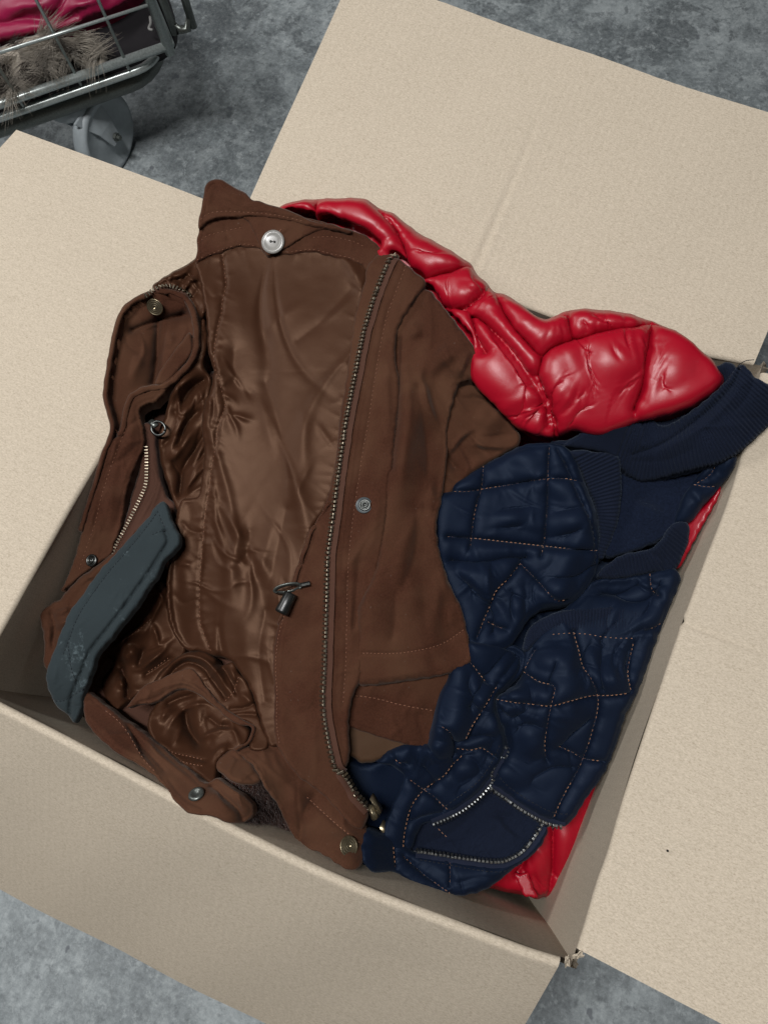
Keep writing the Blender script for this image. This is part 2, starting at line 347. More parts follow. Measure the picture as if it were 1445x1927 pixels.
    if hem: zz -= hem[1] / 1000 * np.exp(-((Od - hem[0]) / 1.7) ** 2); zz += 0.6 * hem[1] / 1000 * np.exp(-((Od - hem[0] * .5) / (hem[0] * .4)) ** 2)
    X = at(V, zz)
    # topology
    e3 = np.vstack([T[:, [0, 1]], T[:, [1, 2]], T[:, [2, 0]]]); es = np.sort(e3, 1)
    ue, cnt = np.unique(es, axis=0, return_counts=True)
    dird = {}
    bset = set(map(tuple, ue[cnt == 1].tolist()))
    bdir = [(int(i), int(j)) for i, j in e3.tolist() if (min(i, j), max(i, j)) in bset]
    if wr: X = relax(X, T, ue, V, Od, SE, **wr)
    nv = len(X)
    # rolled hem: carry the border down and slightly inwards so that the cloth has a thickness
    faces = T.tolist(); XX = X; UV = V * PX; UV[:, 1] *= -1
    if thick and bdir:
        bv = sorted({i for e in bdir for i in e}); ix = {v: nv + q for q, v in enumerate(bv)}
        B = X[bv].copy(); cen = O.mean(0); inn = np.array([V[i] for i in bv])
        B[:, 2] -= skirt / 1000
        XX = np.vstack([X, B]); UV = np.vstack([UV, UV[bv]])
        faces += [[i, ix[i], ix[j], j][::-1] if False else [j, i, ix[i], ix[j]] for i, j in bdir]
    me = mesh(name, XX, faces, UV)
    o = link(name, me, material, parent, label=label)
    p = Panel(); p.X = X; p.T = T; p.V = V; p.o = o; p.bvh = BVHTree.FromPolygons(X.tolist(), T.tolist())
    PANELS[key or name] = p
    return p

def relax(X, T, E, V, Od, SE, ex=0.03, dir=None, n=70, kf=0.012, kb=0.10, p=0.0, seed=1, amp=0.4, edgek=0.25, pin=True, local=None, pinw=0.36, gather=0.0, lim=0.35):
    r = np.random.default_rng(seed); N = len(X); X0 = X.copy(); x = X.copy()
    i, j = E[:, 0], E[:, 1]; d0 = X0[j] - X0[i]; L0 = np.linalg.norm(d0, axis=1)
    wgt = np.ones(len(E))
    if dir is not None:
        dv = V[j] - V[i]; dv /= np.linalg.norm(dv, axis=1)[:, None] + 1e-9; a = math.radians(dir)
        cs = dv @ np.array([math.cos(a), math.sin(a)]); wgt = 0.15 + 0.85 * cs * cs
    exv = np.full(N, ex)
    if local:
        for (lx, ly, lr, le) in local: exv += le * np.exp(-((V[:, 0] - lx) ** 2 + (V[:, 1] - ly) ** 2) / lr ** 2)
    if gather and SE:
        dm = np.min([polydist(V, q)[0] for q in SE], axis=0); exv += gather * np.exp(-(dm / 11) ** 2)
    exv *= np.clip(Od / 14, 0.15, 1)
    L = L0 * (1 + wgt * 0.5 * (exv[i] + exv[j]))
    # vertex incidence
    vi = np.r_[i, j]; ei = np.r_[np.arange(len(E)), np.arange(len(E))]; sg = np.r_[np.ones(len(E)), -np.ones(len(E))]; ot = np.r_[j, i]
    od = np.argsort(vi, kind='stable'); vi, ei, sg, ot = vi[od], ei[od], sg[od], ot[od]
    st = np.r_[0, np.flatnonzero(np.diff(vi)) + 1]; deg = np.diff(np.r_[st, len(vi)]).astype(float); vs = vi[st]
    full = np.ones(N); full[vs] = deg
    def ssum(a):
        o = np.zeros((N, 3)); o[vs] = np.add.reduceat(a, st, axis=0); return o
    lap0 = ssum(X0[ot]) / full[:, None] - X0
    fn = np.cross(X0[T[:, 1]] - X0[T[:, 0]], X0[T[:, 2]] - X0[T[:, 0]]); nn = np.zeros((N, 3))
    for q in range(3): np.add.at(nn, T[:, q], fn)
    nn /= np.linalg.norm(nn, axis=1)[:, None] + 1e-12; nn[nn[:, 2] < 0] *= -1
    # smooth random seed shape
    h = r.normal(0, 1, (N, 1)) * np.ones((1, 3))
    for _ in range(3): h = 0.5 * h + 0.5 * ssum(h[ot]) / full[:, None]
    h = h[:, :1] / (h[:, 0].std() + 1e-9)
    x += nn * h * amp / 1000 * np.clip(Od / 10, 0, 1)[:, None]
    hold = kf + edgek * np.exp(-(Od / 6) ** 2)
    pinm = np.zeros(N, bool)
    if pin and SE:
        for s in SE: pinm |= polydist(V, s)[0] < pinw * np.median(np.linalg.norm(V[j] - V[i], axis=1))
    for it in range(n):
        d = x[j] - x[i]; l = np.linalg.norm(d, axis=1) + 1e-12
        c = d * (0.5 * (l - L) / l)[:, None]
        x += 1.7 * ssum(c[ei] * sg[:, None]) / full[:, None]
        lap = ssum(x[ot]) / full[:, None] - x
        x += kb * (lap - lap0)
        if p: x += nn * p / 1000
        x += hold[:, None] * (X0 - x)
        dn_ = ((x - X0) * nn).sum(1); x += nn * (0.6 * np.clip(-lim / 1000 - dn_, 0, None))[:, None]
        x[pinm] = X0[pinm]
    return x

def hit(keys, q):
    """where the line of sight through pixel q first meets one of the named cloth pieces: point, normal"""
    if isinstance(keys, str): keys = (keys,)
    d = Vector(rays(q)[0].tolist()).normalized(); o = Vector(CP.tolist()); best = None
    for k in keys:
        h = PANELS[k].bvh.ray_cast(o, d)
        if h[0] is not None and (best is None or h[3] < best[2]): best = (h[0], h[1], h[3])
    if best is None: return None
    n = best[1] if best[1].z > 0 else -best[1]
    return np.array(best[0]), np.array(n)
def trace(keys, line, step):
    pts = []
    for q in resample(catmull(line, False, 2.0), step):
        h = hit(keys, q)
        if h is not None: pts.append(h)
    if len(pts) < 3: return None
    P = np.array([p[0] for p in pts]); N = np.array([p[1] for p in pts])
    for _ in range(2):
        N[1:-1] = (N[:-2] + N[1:-1] + N[2:]) / 3
        P[1:-1] = (P[:-2] + 2 * P[1:-1] + P[2:]) / 4
    N /= np.linalg.norm(N, axis=1)[:, None]
    T = np.gradient(P, axis=0); T /= np.linalg.norm(T, axis=1)[:, None] + 1e-12
    return P, N, T
def tube_mesh(paths, radii, nseg=6, close=True, flat=1.0, normals=None):
    VV, FF = [], []
    for q, P in enumerate(paths):
        P = np.asarray(P, float); n = len(P); k = len(VV)
        R = radii[q] if hasattr(radii, '__len__') else radii; R = np.full(n, R) if np.isscalar(R) else np.asarray(R)
        T = np.gradient(P, axis=0); T /= np.linalg.norm(T, axis=1)[:, None] + 1e-12
        up = np.array([0.13, 0.21, 0.97]) if normals is None else np.asarray(normals[q])
        A = np.cross(T, up); A /= np.linalg.norm(A, axis=1)[:, None] + 1e-12; B = np.cross(A, T)
        for s in range(n):
            for a in range(nseg):
                t = 2 * math.pi * a / nseg; VV.append(P[s] + R[s] * (math.cos(t) * A[s] + flat * math.sin(t) * B[s]))
        for s in range(n - 1):
            for a in range(nseg):
                a2 = (a + 1) % nseg; FF.append([k + s * nseg + a, k + s * nseg + a2, k + (s + 1) * nseg + a2, k + (s + 1) * nseg + a])
        if close: FF.append([k + a for a in range(nseg)][::-1]); FF.append([k + (n - 1) * nseg + a for a in range(nseg)])
    return VV, FF
def tube(name, P, r, material, parent, nseg=8, smooth=12, **kw):
    P = np.asarray(P, float)
    if smooth and len(P) > 2:
        P = catmull(P, False, np.linalg.norm(np.diff(P, axis=0), axis=1).mean() / smooth) if True else P
    v, f = tube_mesh([P], r, nseg, **kw); return link(name, mesh(name, v, f), material, parent)
def stitches(name, keys, lines, material, parent, dash=5.5, gap=2.6, r=0.00032, lift=0.0003):
    paths, nors = [], []
    for ln in lines:
        t = trace(keys, ln, 1.4)
        if t is None: continue
        P, N, _ = t; per = max(2, int(round((dash + gap) / 1.4))); on = max(2, int(round(dash / 1.4)))
        for s in range(0, len(P) - on, per):
            q = P[s:s + on] + N[s:s + on] * lift
            if np.linalg.norm(q[-1] - q[0]) > 0.012: continue
            k = len(q); arch = np.sin(np.linspace(0, math.pi, k))[:, None]
            paths.append((q + N[s:s + on] * (arch * 0.0004 - 0.0003)))
    if not paths: return
    v, f = tube_mesh(paths, r, 5); return link(name, mesh(name, v, f), material, parent, kind='stuff')
def tooth_mesh(name, L=0.0034, Wd=0.0013, Ht=0.0013):
    bm = bmesh.new()
    bmesh.ops.create_cube(bm, size=1)
    for v in bm.verts:
        v.co = Vector((v.co.x * Wd, v.co.y * L, v.co.z * Ht + Ht * 0.3))
        if v.co.y > 0: v.co.x *= 1.25
        if v.co.z > Ht * .3: v.co.x *= 0.8; v.co.y *= 0.95
    bmesh.ops.bevel(bm, geom=bm.edges[:], offset=Ht * 0.10, segments=1, affect='EDGES')
    me = bpy.data.meshes.new(name); bm.to_mesh(me); bm.free(); return me
def frame(P, T, N):
    A = np.cross(N, T); A /= np.linalg.norm(A) + 1e-12; N2 = np.cross(T, A)
    m = Matrix(((T[0], A[0], N2[0], P[0]), (T[1], A[1], N2[1], P[1]), (T[2], A[2], N2[2], P[2]), (0, 0, 0, 1)))
    return m
def zipper(keys, line, parent, material, tapemat, pitch=6.2, size=1.0, lift=0.0012, tape=(10, 10), flip=1, tname='zipper'):
    """tape as one strip, every tooth an object of its own that shares one mesh"""
    P, N, T = trace(keys, line, 2.0)
    for _ in range(14):
        P[1:-1] = (P[:-2] + 2 * P[1:-1] + P[2:]) / 4; N[1:-1] = (N[:-2] + 2 * N[1:-1] + N[2:]) / 4
    N /= np.linalg.norm(N, axis=1)[:, None]; T = np.gradient(P, axis=0); T /= np.linalg.norm(T, axis=1)[:, None]
    A = np.cross(N, T); A /= np.linalg.norm(A, axis=1)[:, None]
    cols = [(-tape[0], -0.0006), (-tape[0] * .5, lift * .5), (0, lift * .62), (tape[1] * .5, lift * .5), (tape[1], -0.0006)]
    v = []; f = []
    for s in range(len(P)):
        for (c, hgt) in cols: v.append(P[s] + A[s] * c * PX * flip + N[s] * hgt)
    k = len(cols)
    for s in range(len(P) - 1):
        for c in range(k - 1): f.append([s * k + c, s * k + c + 1, (s + 1) * k + c + 1, (s + 1) * k + c])
    z = link(tname, mesh(tname, v, f), tapemat, parent)
    me = tooth_mesh('tooth'); me.materials.append(material)
    d = np.r_[0, np.cumsum(np.linalg.norm(np.diff(P, axis=0), axis=1))]
    for s in np.arange(0.5 * pitch * PX, d[-1], pitch * PX):
        q = [np.array([np.interp(s, d, arr[:, c]) for c in range(3)]) for arr in (P, N, T)]
        q[1] /= np.linalg.norm(q[1]); q[2] /= np.linalg.norm(q[2])
        o = bpy.data.objects.new('tooth', me); COL.objects.link(o); o.parent = z
        j = rng.normal(0, 0.05, 3)
        o.matrix_local = frame(q[0] + q[1] * lift, (q[2] + j * .6) / np.linalg.norm(q[2] + j * .6), q[1]) @ Matrix.Rotation(0.0 if flip > 0 else math.pi, 4, 'Z') @ Matrix.Scale(size, 4)
    return z
def lathe_mesh(name, prof, n=32):
    v, f = [], []
    for (r, zc) in prof:
        for a in range(n): v.append((r * math.cos(2 * math.pi * a / n), r * math.sin(2 * math.pi * a / n), zc))
    for s in range(len(prof) - 1):
        for a in range(n):
            a2 = (a + 1) % n; f.append([s * n + a, s * n + a2, (s + 1) * n + a2, (s + 1) * n + a])
    f.append(list(range(n))[::-1]); f.append([(len(prof) - 1) * n + a for a in range(n)])
    return mesh(name, v, f)
def place(o, P, N, tdir=(1, 0.2, 0)):
    N = np.asarray(N) / np.linalg.norm(N); t = np.asarray(tdir, float); t -= N * (t @ N); t /= np.linalg.norm(t)
    m = frame(np.asarray(P), t, N)
    if o.parent is not None and o.parent.parent is None: o.matrix_basis = m
    else: o.matrix_local = m
    return o
def disc(name, q, keys, prof, material, parent, lift=0.0008, tilt=(0, 0, 0), n=32):
    h = hit(keys, q); me = lathe_mesh(name, prof, n); o = link(name, me, material, parent)
    return place(o, h[0] + h[1] * lift, h[1] + np.array(tilt))
SNAP_SOCKET = [(0.0, 0.0), (0.0062, 0.0), (0.0066, 0.0006), (0.0064, 0.0014), (0.0056, 0.0018), (0.0046, 0.0016), (0.0042, 0.0008), (0.0034, 0.0008), (0.0032, 0.0022), (0.0026, 0.0026), (0.0020, 0.0024), (0.0018, 0.0006), (0.0, 0.0006)]
SNAP_STUD = [(0.0, 0.0), (0.0074, 0.0), (0.0078, 0.0006), (0.0074, 0.0013), (0.0066, 0.0012), (0.0062, 0.0007), (0.0056, 0.0012), (0.0048, 0.0013), (0.0044, 0.0008), (0.0038, 0.0013), (0.0030, 0.0014), (0.0026, 0.0008), (0.0020, 0.0016), (0.0014, 0.0016), (0.0010, 0.0004), (0.0, 0.0004)]
SNAP_SOCKET = [(r * .78, z * .85) for r, z in SNAP_SOCKET]
def grid(name, A, B, material, parent, n=40, **kw):
    pass
def strip(line, wl, wr_=None):
    L = resample(catmull(line, False, 3), 6); t = np.gradient(L, axis=0); t /= np.linalg.norm(t, axis=1)[:, None]; nn = np.stack([-t[:, 1], t[:, 0]], 1)
    wr_ = wl if wr_ is None else wr_
    return np.vstack([L + nn * wr_, (L - nn * wl)[::-1]])
def fur(name, roots, dirs, length, material, parent, r=0.0004, seg=6, curl=0.5, seed=3, kind='stuff'):
    g = np.random.default_rng(seed); paths, rad = [], []
    for P, d in zip(roots, dirs):
        L = length * g.uniform(0.6, 1.3); p = np.array(P, float); dd = np.array(d, float); pts = [p.copy()]; w_ = g.normal(0, curl, 3)
        for s in range(seg):
            dd = dd + w_ * 0.22 + np.array([0, 0, -0.10]) + g.normal(0, 0.05, 3); dd /= np.linalg.norm(dd); p = p + dd * L / seg; pts.append(p.copy())
        paths.append(np.array(pts)); rad.append(np.linspace(1, 0.15, seg + 1) * r)
    v, f = tube_mesh(paths, rad, 3, close=False); return link(name, mesh(name, v, f), material, parent, kind=kind)

# ================================================================== SETTING
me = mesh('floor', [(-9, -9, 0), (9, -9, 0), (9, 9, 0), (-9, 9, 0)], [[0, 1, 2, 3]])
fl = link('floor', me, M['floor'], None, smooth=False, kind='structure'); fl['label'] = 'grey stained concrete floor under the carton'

# ================================================================== CARTON
carton = thing('cardboard_box', 'open brown cardboard box full of folded jackets with all four flaps spread out', 'cardboard box', (0, 0, 0))
RIM = dict(
    front=[(-58, 1290), (0, 1322), (120, 1383), (250, 1452), (440, 1553), (643, 1650), (850, 1730), (1000, 1786), (1066, 1806)],
    right=[(1082, 1797), (1101, 1738), (1122, 1666), (1144, 1604), (1162, 1541), (1174, 1500), (1232, 1325), (1285, 1170), (1324, 1063), (1374, 932), (1405, 820), (1434, 692)],
    back=[(1428, 686), (1200, 640), (1040, 594), (985, 574), (800, 510), (600, 440), (455, 390)],
    left=[(450, 392), (400, 480), (300, 662), (195, 848), (130, 958), (60, 1083), (0, 1190), (-58, 1290)])
FLAP = dict(   # angle above level, outer corners (pixels), traced score lines
    front=(-45, (-255, 1525), (886, 2099), []),
    right=(9, None, None, [[(1276, 1166), (1330, 1188), (1390, 1210), (1470, 1238), (1600, 1285)]]),
    back=(8, (1592, 268), (662, -52), [[(886, 520), (905, 478), (935, 408), (960, 350), (985, 290), (1010, 225)]]),
    left=(4, (38, 247), (-625, 997), []))
BT = 0.004
CEN = np.array([0.0, 0.0, 0.0])
def wall_and_flap(side):
    ang, cA, cB, scores = FLAP[side]; ang = math.radians(ang)
    R = at(catmull(RIM[side], False, 6), 0.0); A, B = R[0].copy(), R[-1].copy()
    ax = (B - A) / np.linalg.norm(B - A); Lr = np.linalg.norm(B - A)
    out = np.cross(ax, [0, 0, 1.0]); mid = (A + B) / 2
    if np.dot(mid[:2], out[:2]) < 0: out = -out
    u = (R - A) @ ax; bow = (R - A) @ out
    # ---- wall: inner and outer skin down to the floor
    nu, nw = 90, 40; uu = np.linspace(-0.009, Lr + 0.009, nu); bb = np.interp(uu, u, bow); v = []
    for sk in (0, 1):
        for q in range(nw + 1):
            t = q / nw; z = ZR - 0.003 - t * (ZR - 0.004); k = math.exp(-t * 3.2)
            for a in range(nu):
                wob = 0.0009 * math.sin(uu[a] * 31 + 2 * t) * math.sin(t * 9 + uu[a] * 12)
                p = A + ax * uu[a] + out * (bb[a] * k + wob + (BT if sk else 0.0)); v.append((p[0], p[1], z - (0.004 if sk else 0)))
    f = []; o2 = (nw + 1) * nu
    for q in range(nw):
        for a in range(nu - 1):
            f.append([q * nu + a, q * nu + a + 1, (q + 1) * nu + a + 1, (q + 1) * nu + a]); f.append([o2 + q * nu + a, o2 + (q + 1) * nu + a, o2 + (q + 1) * nu + a + 1, o2 + q * nu + a + 1])
    for q in range(nw):
        for a in (0, nu - 1): f.append([q * nu + a, (q + 1) * nu + a, o2 + (q + 1) * nu + a, o2 + q * nu + a])
    uvs = [(a / nu * Lr, 0.1 * q / nw) for sk in (0, 1) for q in range(nw + 1) for a in range(nu)]
    link('wall_panel', mesh('wall_panel', v, f, uvs), M['board'], carton)
    # ---- flap with its rounded fold
    dirv = math.cos(ang) * out + math.sin(ang) * np.array([0, 0, 1.0]); nrm = -math.sin(ang) * out + math.cos(ang) * np.array([0, 0, 1.0])
    def onplane(px):
        d = rays(px)[0]; k = np.dot(A - CP, nrm) / np.dot(d, nrm); X = CP + k * d
        return (X - A) @ ax, (X - A) @ dirv
    (ua, sa), (ub, sb) = (onplane(cA), onplane(cB)) if cA else ((0.002, 0.247), (Lr - 0.002, 0.247))
    r = 0.004; nb = 9; ns = 104; nu = 210
    prof = []
    for q in range(nb):
        a = math.pi + (math.pi / 2 + ang - math.pi) * q / (nb - 1); prof.append((r + r * math.cos(a), -r + r * math.sin(a), 0.0, math.cos(a), math.sin(a)))
    x0, z0 = prof[-1][0], prof[-1][1]
    V, UV = [], []
    rows = len(prof) + ns; g0, g1 = 0.004, Lr - 0.004
    jit = rng.normal(0, 1, (4, nu)); jit = np.apply_along_axis(lambda q: np.convolve(q, np.ones(3) / 3, 'same'), 1, jit)
    top = np.zeros((rows, nu, 3)); nor = np.zeros((rows, nu, 3))
    for a in range(nu):
        t = a / (nu - 1)
        for q in range(rows):
            if q < nb: ox, oz, s, nx, nz = prof[q]
            else:
                s = (q - nb + 1) / ns; ox = oz = None
            if q < nb: ul = g0 + (g1 - g0) * t; b = np.interp(ul, u, bow); p = A + ax * ul + out * (b + ox) + np.array([0, 0, oz]); n_ = nx * out + np.array([0, 0, nz])
            else:
                e0 = g0 + (ua - g0) * s; e1 = g1 + (ub - g1) * s; Ls = sa + (sb - sa) * t
                ul = e0 + (e1 - e0) * t; b = np.interp(np.clip(ul, 0, Lr), u, bow) * (1 - 0.75 * s)
                dist = Ls * s
                if q == rows - 1: dist += 0.00018 * jit[0, a]
                wob = 0.0016 * math.sin(ul * 9 + 1.3) * math.sin(s * 2.2) + 0.0007 * math.sin(ul * 40 + s * 5)
                p = A + ax * ul + out * (b + x0) + np.array([0, 0, z0]) + dirv * dist + nrm * (wob * min(1, s * 4)); n_ = nrm
            top[q, a] = p; nor[q, a] = n_
    flat = top.reshape(-1, 3); nf = nor.reshape(-1, 3)
    for sc in scores:
        d, sg, s_, tt = polydist(proj(flat), catmull(sc, False, 6))
        flat += nf * ((-0.0015 * np.exp(-(d / 5.5) ** 2) + 0.0006 * np.exp(-((d - 12) / 6) ** 2)) * np.clip(1.15 - s_ / tt * 0.9, 0.2, 1))[:, None]
    if side in ('right', 'back'):   # a shallow fold crease parallel to the hinge
        pass
    bot = flat - nf * BT
    V = np.vstack([flat, bot]); N2 = len(flat); f = []
    for q in range(rows - 1):
        for a in range(nu - 1):
            i0, i1, i2, i3 = q * nu + a, q * nu + a + 1, (q + 1) * nu + a + 1, (q + 1) * nu + a
            f.append([i0, i1, i2, i3]); f.append([N2 + i0, N2 + i3, N2 + i2, N2 + i1])
    for a in range(nu - 1):
        q = (rows - 1) * nu; f.append([q + a, q + a + 1, N2 + q + a + 1, N2 + q + a]); f.append([a, N2 + a, N2 + a + 1, a + 1])
    for q in range(rows - 1):
        for a in (0, nu - 1): f.append([q * nu + a, (q + 1) * nu + a, N2 + (q + 1) * nu + a, N2 + q * nu + a])
    uv = np.vstack([np.array([((x - A) @ ax, (x - A) @ dirv) for x in flat])] * 2)
    me = mesh('flap', V, f, uv); o = link('flap', me, M['board'], carton)
    md = o.modifiers.new('edges', 'EDGE_SPLIT'); md.split_angle = math.radians(50)
    o['label'] = {'front': 'drooping near flap in shade', 'right': 'right hand flap with a score line', 'back': 'raised far flap with a creased line', 'left': 'left flap with a square cut corner'}[side]
    return o, A, ax, dirv, nrm
FL = {s: wall_and_flap(s) for s in ('front', 'right', 'back', 'left')}
hx, hy = 0.256, 0.254
link('bottom_panel', mesh('bottom_panel', [(-hx, -hy, .004), (hx, -hy, .004), (hx, hy, .004), (-hx, hy, .004), (-hx, -hy, .009), (hx, -hy, .009), (hx, hy, .009), (-hx, hy, .009)],
     [[0, 3, 2, 1], [4, 5, 6, 7], [0, 1, 5, 4], [1, 2, 6, 5], [2, 3, 7, 6], [3, 0, 4, 7]]), M['board'], carton, smooth=False)
# frayed paper where the near right corner has torn
def torn(pts, zs):
    P = np.vstack([at(p, z) for p, z in zip(pts, zs)]); c = P.mean(0)
    g = 6; v, f = [], []
    for i in range(g):
        for j in range(g):
            s, t = i / (g - 1), j / (g - 1)
            q = (1 - s) * ((1 - t) * P[0] + t * P[3]) + s * ((1 - t) * P[1] + t * P[2]); q = q + rng.normal(0, 0.0005, 3) + np.array([0, 0, 0.0012 * math.sin(s * 5 + t * 3)]); v.append(q)
    for i in range(g - 1):
        for j in range(g - 1): f.append([i * g + j, i * g + j + 1, (i + 1) * g + j + 1, (i + 1) * g + j])
    o = link('torn_paper', mesh('torn_paper', v, f), M['board'], carton, smooth=False); o.modifiers.new('t', 'SOLIDIFY').thickness = 0.0006
torn([(1062, 1803), (1072, 1800), (1069, 1820), (1063, 1819)], [0.001, 0.002, -.006, -.005]); torn([(1076, 1799), (1096, 1791), (1097, 1801), (1079, 1806)], [0.0, 0.002, -.003, -.004])
o_, A_, ax_, dv_, nr_ = FL['right']
d_ = rays((1255, 1601))[0]; k_ = np.dot(A_ - CP, nr_) / np.dot(d_, nr_); X_ = CP + k_ * d_
place(link('speck', lathe_mesh('speck', [(0, 0), (0.0009, 0.0001), (0.0007, 0.0007), (0, 0.0009)], 7), M['speck'], carton), X_ + nr_ * 0.001, nr_)

# ================================================================== WIRE TROLLEY
def wz(p, z): return at(p, z - ZR)[0]
tro = thing('wire_trolley', 'zinc plated wire trolley corner with a grey castor on the concrete beyond the box', 'trolley', wz((190, 200), 0.0).tolist())
rail_a, rail_b = wz((316, 86), 0.19), wz((0, 196), 0.19)
rd = (rail_b - rail_a) / np.linalg.norm(rail_b - rail_a); back = np.cross(rd, [0, 0, 1]); back = back if back[1] > 0 else -back
up = np.array([0, 0, 1.0])
def line(a, b, n=2): return np.linspace(a, b, n)
tube('top_rail', line(rail_a - rd * 0.004, rail_b + rd * 0.25), 0.0062, M['chrome'], tro, 14, 0)
tube('side_rail', line(rail_a - rd * 0.004, rail_a + back * 0.5), 0.0062, M['chrome'], tro, 14, 0)
c1 = wz((318, 112), 0.168); e1 = wz((0, 222), 0.168)
c1d = (e1 - c1) / np.linalg.norm(e1 - c1)
def corner_path(c, e, d, r, side):
    pts = [e + d * 0.25, e]; pts += [c + d * r + 0 * up]
    for a in np.linspace(0, math.pi / 2, 7)[1:]: pts.append(c + d * r + back * r + (-back * math.cos(a) - d * math.sin(a)) * r)
    pts.append(c + back * side); return np.array(pts)
tube('middle_rail', corner_path(c1, e1, c1d, 0.05, 0.5), 0.0058, M['chrome'], tro, 14, 0)
c2 = wz((314, 131), 0.145); e2 = wz((0, 240), 0.145)
v_, f_ = tube_mesh([corner_path(c2, e2, (e2 - c2) / np.linalg.norm(e2 - c2), 0.06, 0.5)], 0.0115, 14, flat=1.2); link('lower_rail', mesh('lower_rail', v_, f_), M['gun'], tro)
tube('corner_post', line(rail_a - up * 0.012, rail_a + up * 0.42), 0.0072, M['chrome'], tro, 16, 0)
hk = wz((344, 55), 0.23); hd = -rd
tube('bracket_loop', np.array([hk + up * 0.3 + hd * -0.012, hk + up * 0.05 - hd * 0.012, hk + up * 0.012 - hd * 0.009, hk, hk + up * 0.012 + hd * 0.013, hk + up * 0.05 + hd * 0.016, hk + up * 0.3 + hd * 0.016]), 0.0055, M['gun'], tro, 12, 6)
tube('bracket_plate', np.array([rail_a + up * 0.10 - hd * 0.0, hk + up * 0.08 - hd * 0.01]), 0.004, M['chrome'], tro, 8, 0)
for q in [(234, 110), (142, 140), (31, 180), (-70, 216)]:
    p = wz(q, 0.196); tube('wire', np.array([p - up * 0.02 + back * 0.003, p + up * 0.3 + back * 0.003]), 0.0022, M['chrome'], tro, 8, 0)
def on_front(q):                                       # pixel -> point on the trolley's front wire plane
    d = rays(q)[0]; n_ = back; k = np.dot(rail_a - CP, n_) / np.dot(d, n_); return CP + k * d
pa, pb = on_front((293, 3)), on_front((0, 97)); wd = (pb - pa)
tube('wire', line(pa, pb + wd * 0.3) - back * 0.002, 0.0022, M['chrome'], tro, 8, 0)
pts_ = np.linspace(pa, pb, 3)
# castor
hub = wz((196, 250), 0.0625); vd = CP - hub; vd[2] = 0; vd /= np.linalg.norm(vd); yaw = math.radians(38)
wn = np.array([vd[0] * math.cos(yaw) - vd[1] * math.sin(yaw), vd[0] * math.sin(yaw) + vd[1] * math.cos(yaw), 0.0])
cas = link('castor', lathe_mesh('castor', [(0, 0), (0.030, 0.0), (0.034, 0.006), (0.030, 0.022), (0.016, 0.032), (0.012, 0.040), (0, 0.040)], 32), M['wheel'], tro)
place(cas, hub + np.array([0.0, 0, 0.052]) - wn * 0.012 + rd * 0.02, up, rd)
wh = link('wheel', lathe_mesh('wheel', [(0, -0.012), (0.056, -0.012), (0.0615, -0.009), (0.0625, -0.004), (0.0625, 0.006), (0.0605, 0.011), (0.056, 0.013), (0.052, 0.0115), (0.046, 0.0095), (0.026, 0.0085), (0.020, 0.011), (0.0, 0.012)], 48), M['wheel'], cas)
def wplace(o, P, N, t=(0, 0, 1)):
    N = np.asarray(N); t = np.asarray(t, float); t -= N * (t @ N); t /= np.linalg.norm(t)
    m = frame(np.asarray(P), t, N); o.matrix_local = cas.matrix_basis.inverted() @ m; return o
wplace(wh, hub, wn)
fk = []
for sgn_ in (1, -1):
    q = hub + wn * 0.019 * sgn_
    fk.append(np.array([q + up * 0.060 + rd * 0.022, q + up * 0.045 + rd * 0.016, q + up * 0.02 + rd * 0.006, q - up * 0.012]))
v_, f_ = [], []
for P_ in fk:
    sd = np.cross(wn, [0, 0, 1.0]); k = len(v_); ws = [0.030, 0.026, 0.018, 0.010]
    for p_, w_ in zip(P_, ws):
        for a_ in (-1, 1):
            for b_ in (-1, 1): v_.append(p_ + sd * w_ * a_ + wn * 0.0018 * b_)
    for s_ in range(3):
        b0 = k + 4 * s_; b1 = b0 + 4
        for (i_, j_) in ((0, 1), (1, 3), (3, 2), (2, 0)): f_.append([b0 + i_, b0 + j_, b1 + j_, b1 + i_])
    f_.append([k, k + 2, k + 3, k + 1]); f_.append([k + 12, k + 13, k + 15, k + 14])
im = cas.matrix_basis.inverted()
v_ = [list(im @ Vector(p)) for p in v_]
fo = link('fork', mesh('fork', v_, f_), M['wheel'], cas, smooth=False); fo.modifiers.new('b', 'BEVEL').width = 0.001
wplace(link('axle_bolt', lathe_mesh('axle_bolt', [(0, 0), (0.0065, 0), (0.0065, 0.005), (0.004, 0.005), (0.004, 0.010), (0, 0.011)], 6), M['gun'], cas, smooth=False), hub + wn * 0.021, wn)
bl = link('brake_tab', lathe_mesh('brake_tab', [(0, 0), (0.014, 0), (0.016, 0.002), (0.015, 0.006), (0, 0.007)], 20), M['blue'], cas); wplace(bl, wz((18, 240), 0.10), up)

